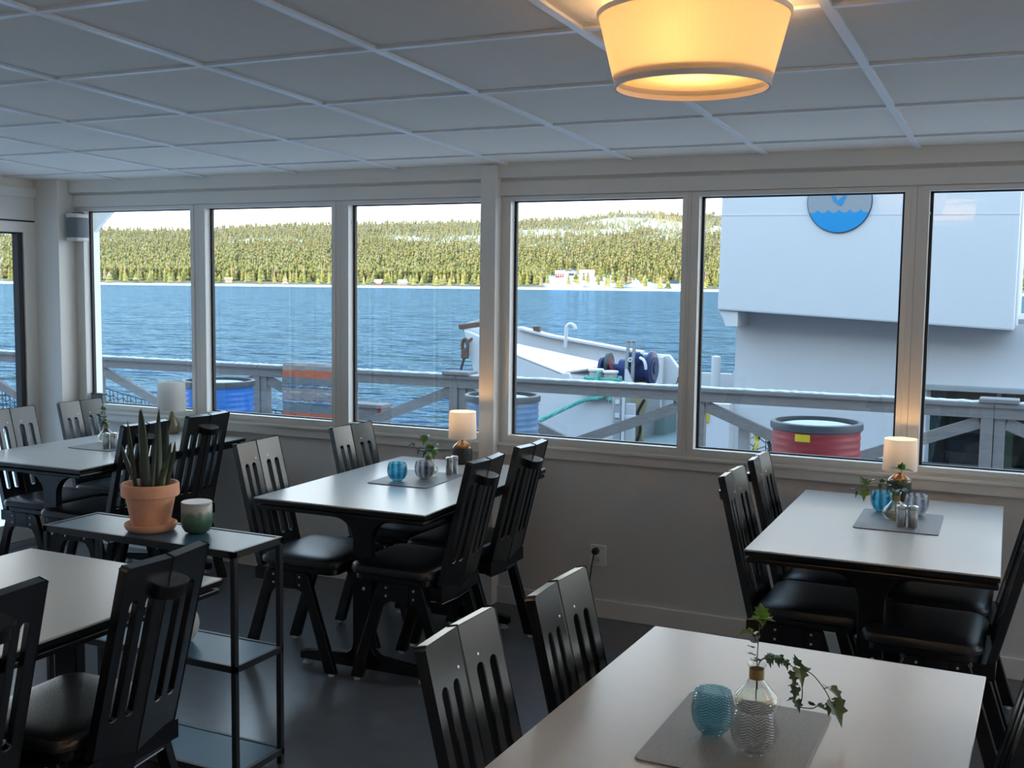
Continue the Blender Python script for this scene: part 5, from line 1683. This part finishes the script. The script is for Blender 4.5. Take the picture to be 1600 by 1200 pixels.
MB().tube(spline([(-7.72, 20.75, 0.05), (-7.68, 20.72, -0.05), (-7.66, 20.72, -0.15)], 5), 0.04, 7).build('brake_band', M_REDDRUM, wi, smooth=True)
MB().box(-7.34, -6.95, 20.7, 21.3, -0.42, -0.34).build('bed', M_RUST, wi)
P('winch_frame', MB().beam((-7.335, 20.6, -0.42), (-7.29, 20.6, 0.46), 0.06, 0.06).beam((-7.20, 20.6, -0.42), (-7.165, 20.6, 0.46), 0.06, 0.06).beam((-7.30, 20.6, 0.455), (-7.155, 20.6, 0.455), 0.06, 0.035), M_FERRYG)
P('winch_gusset', MB().prism([(-7.28, -0.08), (-7.24, -0.09), (-7.04, -0.50), (-7.28, -0.55)], 20.40, 20.46, 'xz'), M_FERRY)
P('winch_base', MB().box(-8.1, -6.9, 20.5, 21.5, -1.44, -0.42), M_FERRYG)
rp = P('rusty_post', MB().prism([(-7.02, -0.50), (-6.68, -0.50), (-6.68, -0.70), (-6.76, -1.0), (-6.74, -1.44), (-6.95, -1.44), (-6.93, -1.0)], 19.95, 20.05, 'xz'), mat('yellow_rust_paint', (0.33, 0.27, 0.16), 0.8, noise=0.45, scale=5, stretch=(2, 2, 0.7)))
MB().tube(spline([(-6.70, 19.9, -0.6), (-6.84, 19.88, -0.9), (-6.76, 19.88, -1.15), (-6.84, 19.88, -1.44)], 6), 0.03, 8).build('hanging_hose', M_CABLE, rp, smooth=True)
MB().lathe([(0.0, 0.0), (0.07, 0.02), (0.07, 0.10), (0.0, 0.12)], 16, c=(-6.86, 19.86, -0.98)).build('blue_valve', M_WINCH, rp, smooth=True)
MB().tube([(-6.93, 19.93, -1.30), (-6.93, 19.93, -1.02)], 0.045, 8).build('rust_patch', M_RUST, rp)
ch = MB()
for k in range(8):
    c0 = Vector((-6.93 - 0.012 * k, 22.8, -0.45 - 0.085 * k))
    pts = [c0 + Vector((0.028 * math.cos(a) * (k % 2), 0.028 * math.cos(a) * (1 - k % 2), 0.055 * math.sin(a))) for a in np.linspace(0, 2 * PI, 12)]
    ch.tube(pts, 0.011, 5)
P('deck_chain', ch, M_RIM, smooth=True)
P('white_post', MB().lathe([(0.0, -1.44), (0.088, -1.44), (0.088, 0.20), (0.0, 0.22)], 24, c=(-5.63, 21.0, 0)), M_FERRY, smooth=True)
P('stern_bulwark', slab((21.4, [(-6.1, -0.16), (-5.42, -0.16), (-5.25, 0.10), (-4.6, 0.5), (-4.6, -2.0), (-6.1, -2.0)]), 0.1), M_FERRY)
P('yellow_notice', MB().box(-5.145, -5.05, 18.48, 18.50, -0.78, -0.545), M_YELLOW)
P('notice_panel', MB().box(-5.6, -4.70, 18.50, 18.8, -2.2, -0.45), M_FERRY)
P('hull', MB().prism([(-9.9, -1.9), (8, -1.9), (8, -3.6), (-8.8, -3.6)], 18.9, 25.0, 'xz'), M_FERRY)
P('corner_pole', MB().tube([(-0.345, 18.35, 1.02), (-0.345, 18.35, 6.4)], 0.05, 12), M_FERRY, smooth=True)
P('side_railing', MB().tube([(-0.20, 20.0, 1.02), (-0.20, 20.0, 2.6)], 0.03, 8).tube([(-0.28, 19.6, 2.5), (1.2, 19.6, 2.5)], 0.025, 8), M_REDDRUM, smooth=True)

rope = thing('mooring_rope', 'teal mooring rope wound round the ferry bollards and leading down to the left', 'rope', (0, 0, 0))


def twisted(pts, r):
    m = MB()
    pts = spline(pts, 14)
    for s in range(3):
        q = []
        L = 0
        for i, p in enumerate(pts):
            if i:
                L += (p - pts[i - 1]).length
            d = (pts[min(i + 1, len(pts) - 1)] - pts[max(i - 1, 0)]).normalized()
            u = d.cross(Vector((0, 0, 1)))
            u = u.normalized() if u.length > 1e-3 else Vector((1, 0, 0))
            w = u.cross(d)
            a = L * 48 + s * 2 * PI / 3
            q.append(p + (u * math.cos(a) + w * math.sin(a)) * r * 0.55)
        m.tube(q, r * 0.62, 7)
    return m


def coil(z, n=2):
    pts = []
    for k in range(n * 16 + 1):
        a = 2 * PI * k / 16
        pts.append((-7.31 + 0.33 * math.cos(a), 19.28 + 0.19 * math.sin(a), z - 0.030 * k / 16))
    return pts


twisted(coil(-0.17), 0.040).build('upper_coil', M_ROPE, rope, smooth=True)
twisted(coil(-0.27), 0.040).build('lower_coil', M_ROPE, rope, smooth=True)
twisted([(-7.31, 19.07, -0.05), (-7.33, 18.98, -0.25), (-7.25, 18.93, -0.42), (-7.08, 18.92, -0.50), (-7.02, 18.90, -0.56)], 0.040).build('hanging_bight', M_ROPE, rope, smooth=True)
twisted([(-7.05, 18.88, -0.42), (-7.25, 18.88, -0.52), (-7.55, 18.85, -0.58), (-8.00, 18.4, -0.84), (-8.40, 17.8, -1.08), (-9.5, 15.5, -1.70), (-10.2, 13.5, -2.2)], 0.040).build('leading_line', M_ROPE, rope, smooth=True)
twisted([(-7.02, 18.93, -0.33), (-7.2, 18.90, -0.43), (-7.55, 18.92, -0.40), (-7.60, 19.1, -0.30)], 0.040).build('lashing', M_ROPE, rope, smooth=True)

tb = thing('turnbuckle', 'rusty shackle and rod hanging from the ferry bow tip above the railing', 'shackle', (0, 0, 0))
MB().tube([Vector((-10.03 + 0.06 * math.cos(a), 18.9, 0.36 + 0.12 * math.sin(a))) for a in np.linspace(0, 2 * PI, 16)], 0.035, 8).build('shackle', M_RUST, tb, smooth=True)
MB().box(-10.10, -9.97, 18.86, 18.97, 0.10, 0.28).build('fork', M_RUST, tb, bevel=0.02)
MB().tube([(-10.04, 18.9, 0.14), (-10.10, 18.9, -0.06), (-10.30, 18.9, -0.80)], 0.028, 8).build('rod', M_RIM, tb, smooth=True)
MB().tube([(-10.03, 18.93, 0.40), (-9.90, 19.05, 0.52)], 0.03, 8).build('pin', M_RUST, tb, smooth=True)
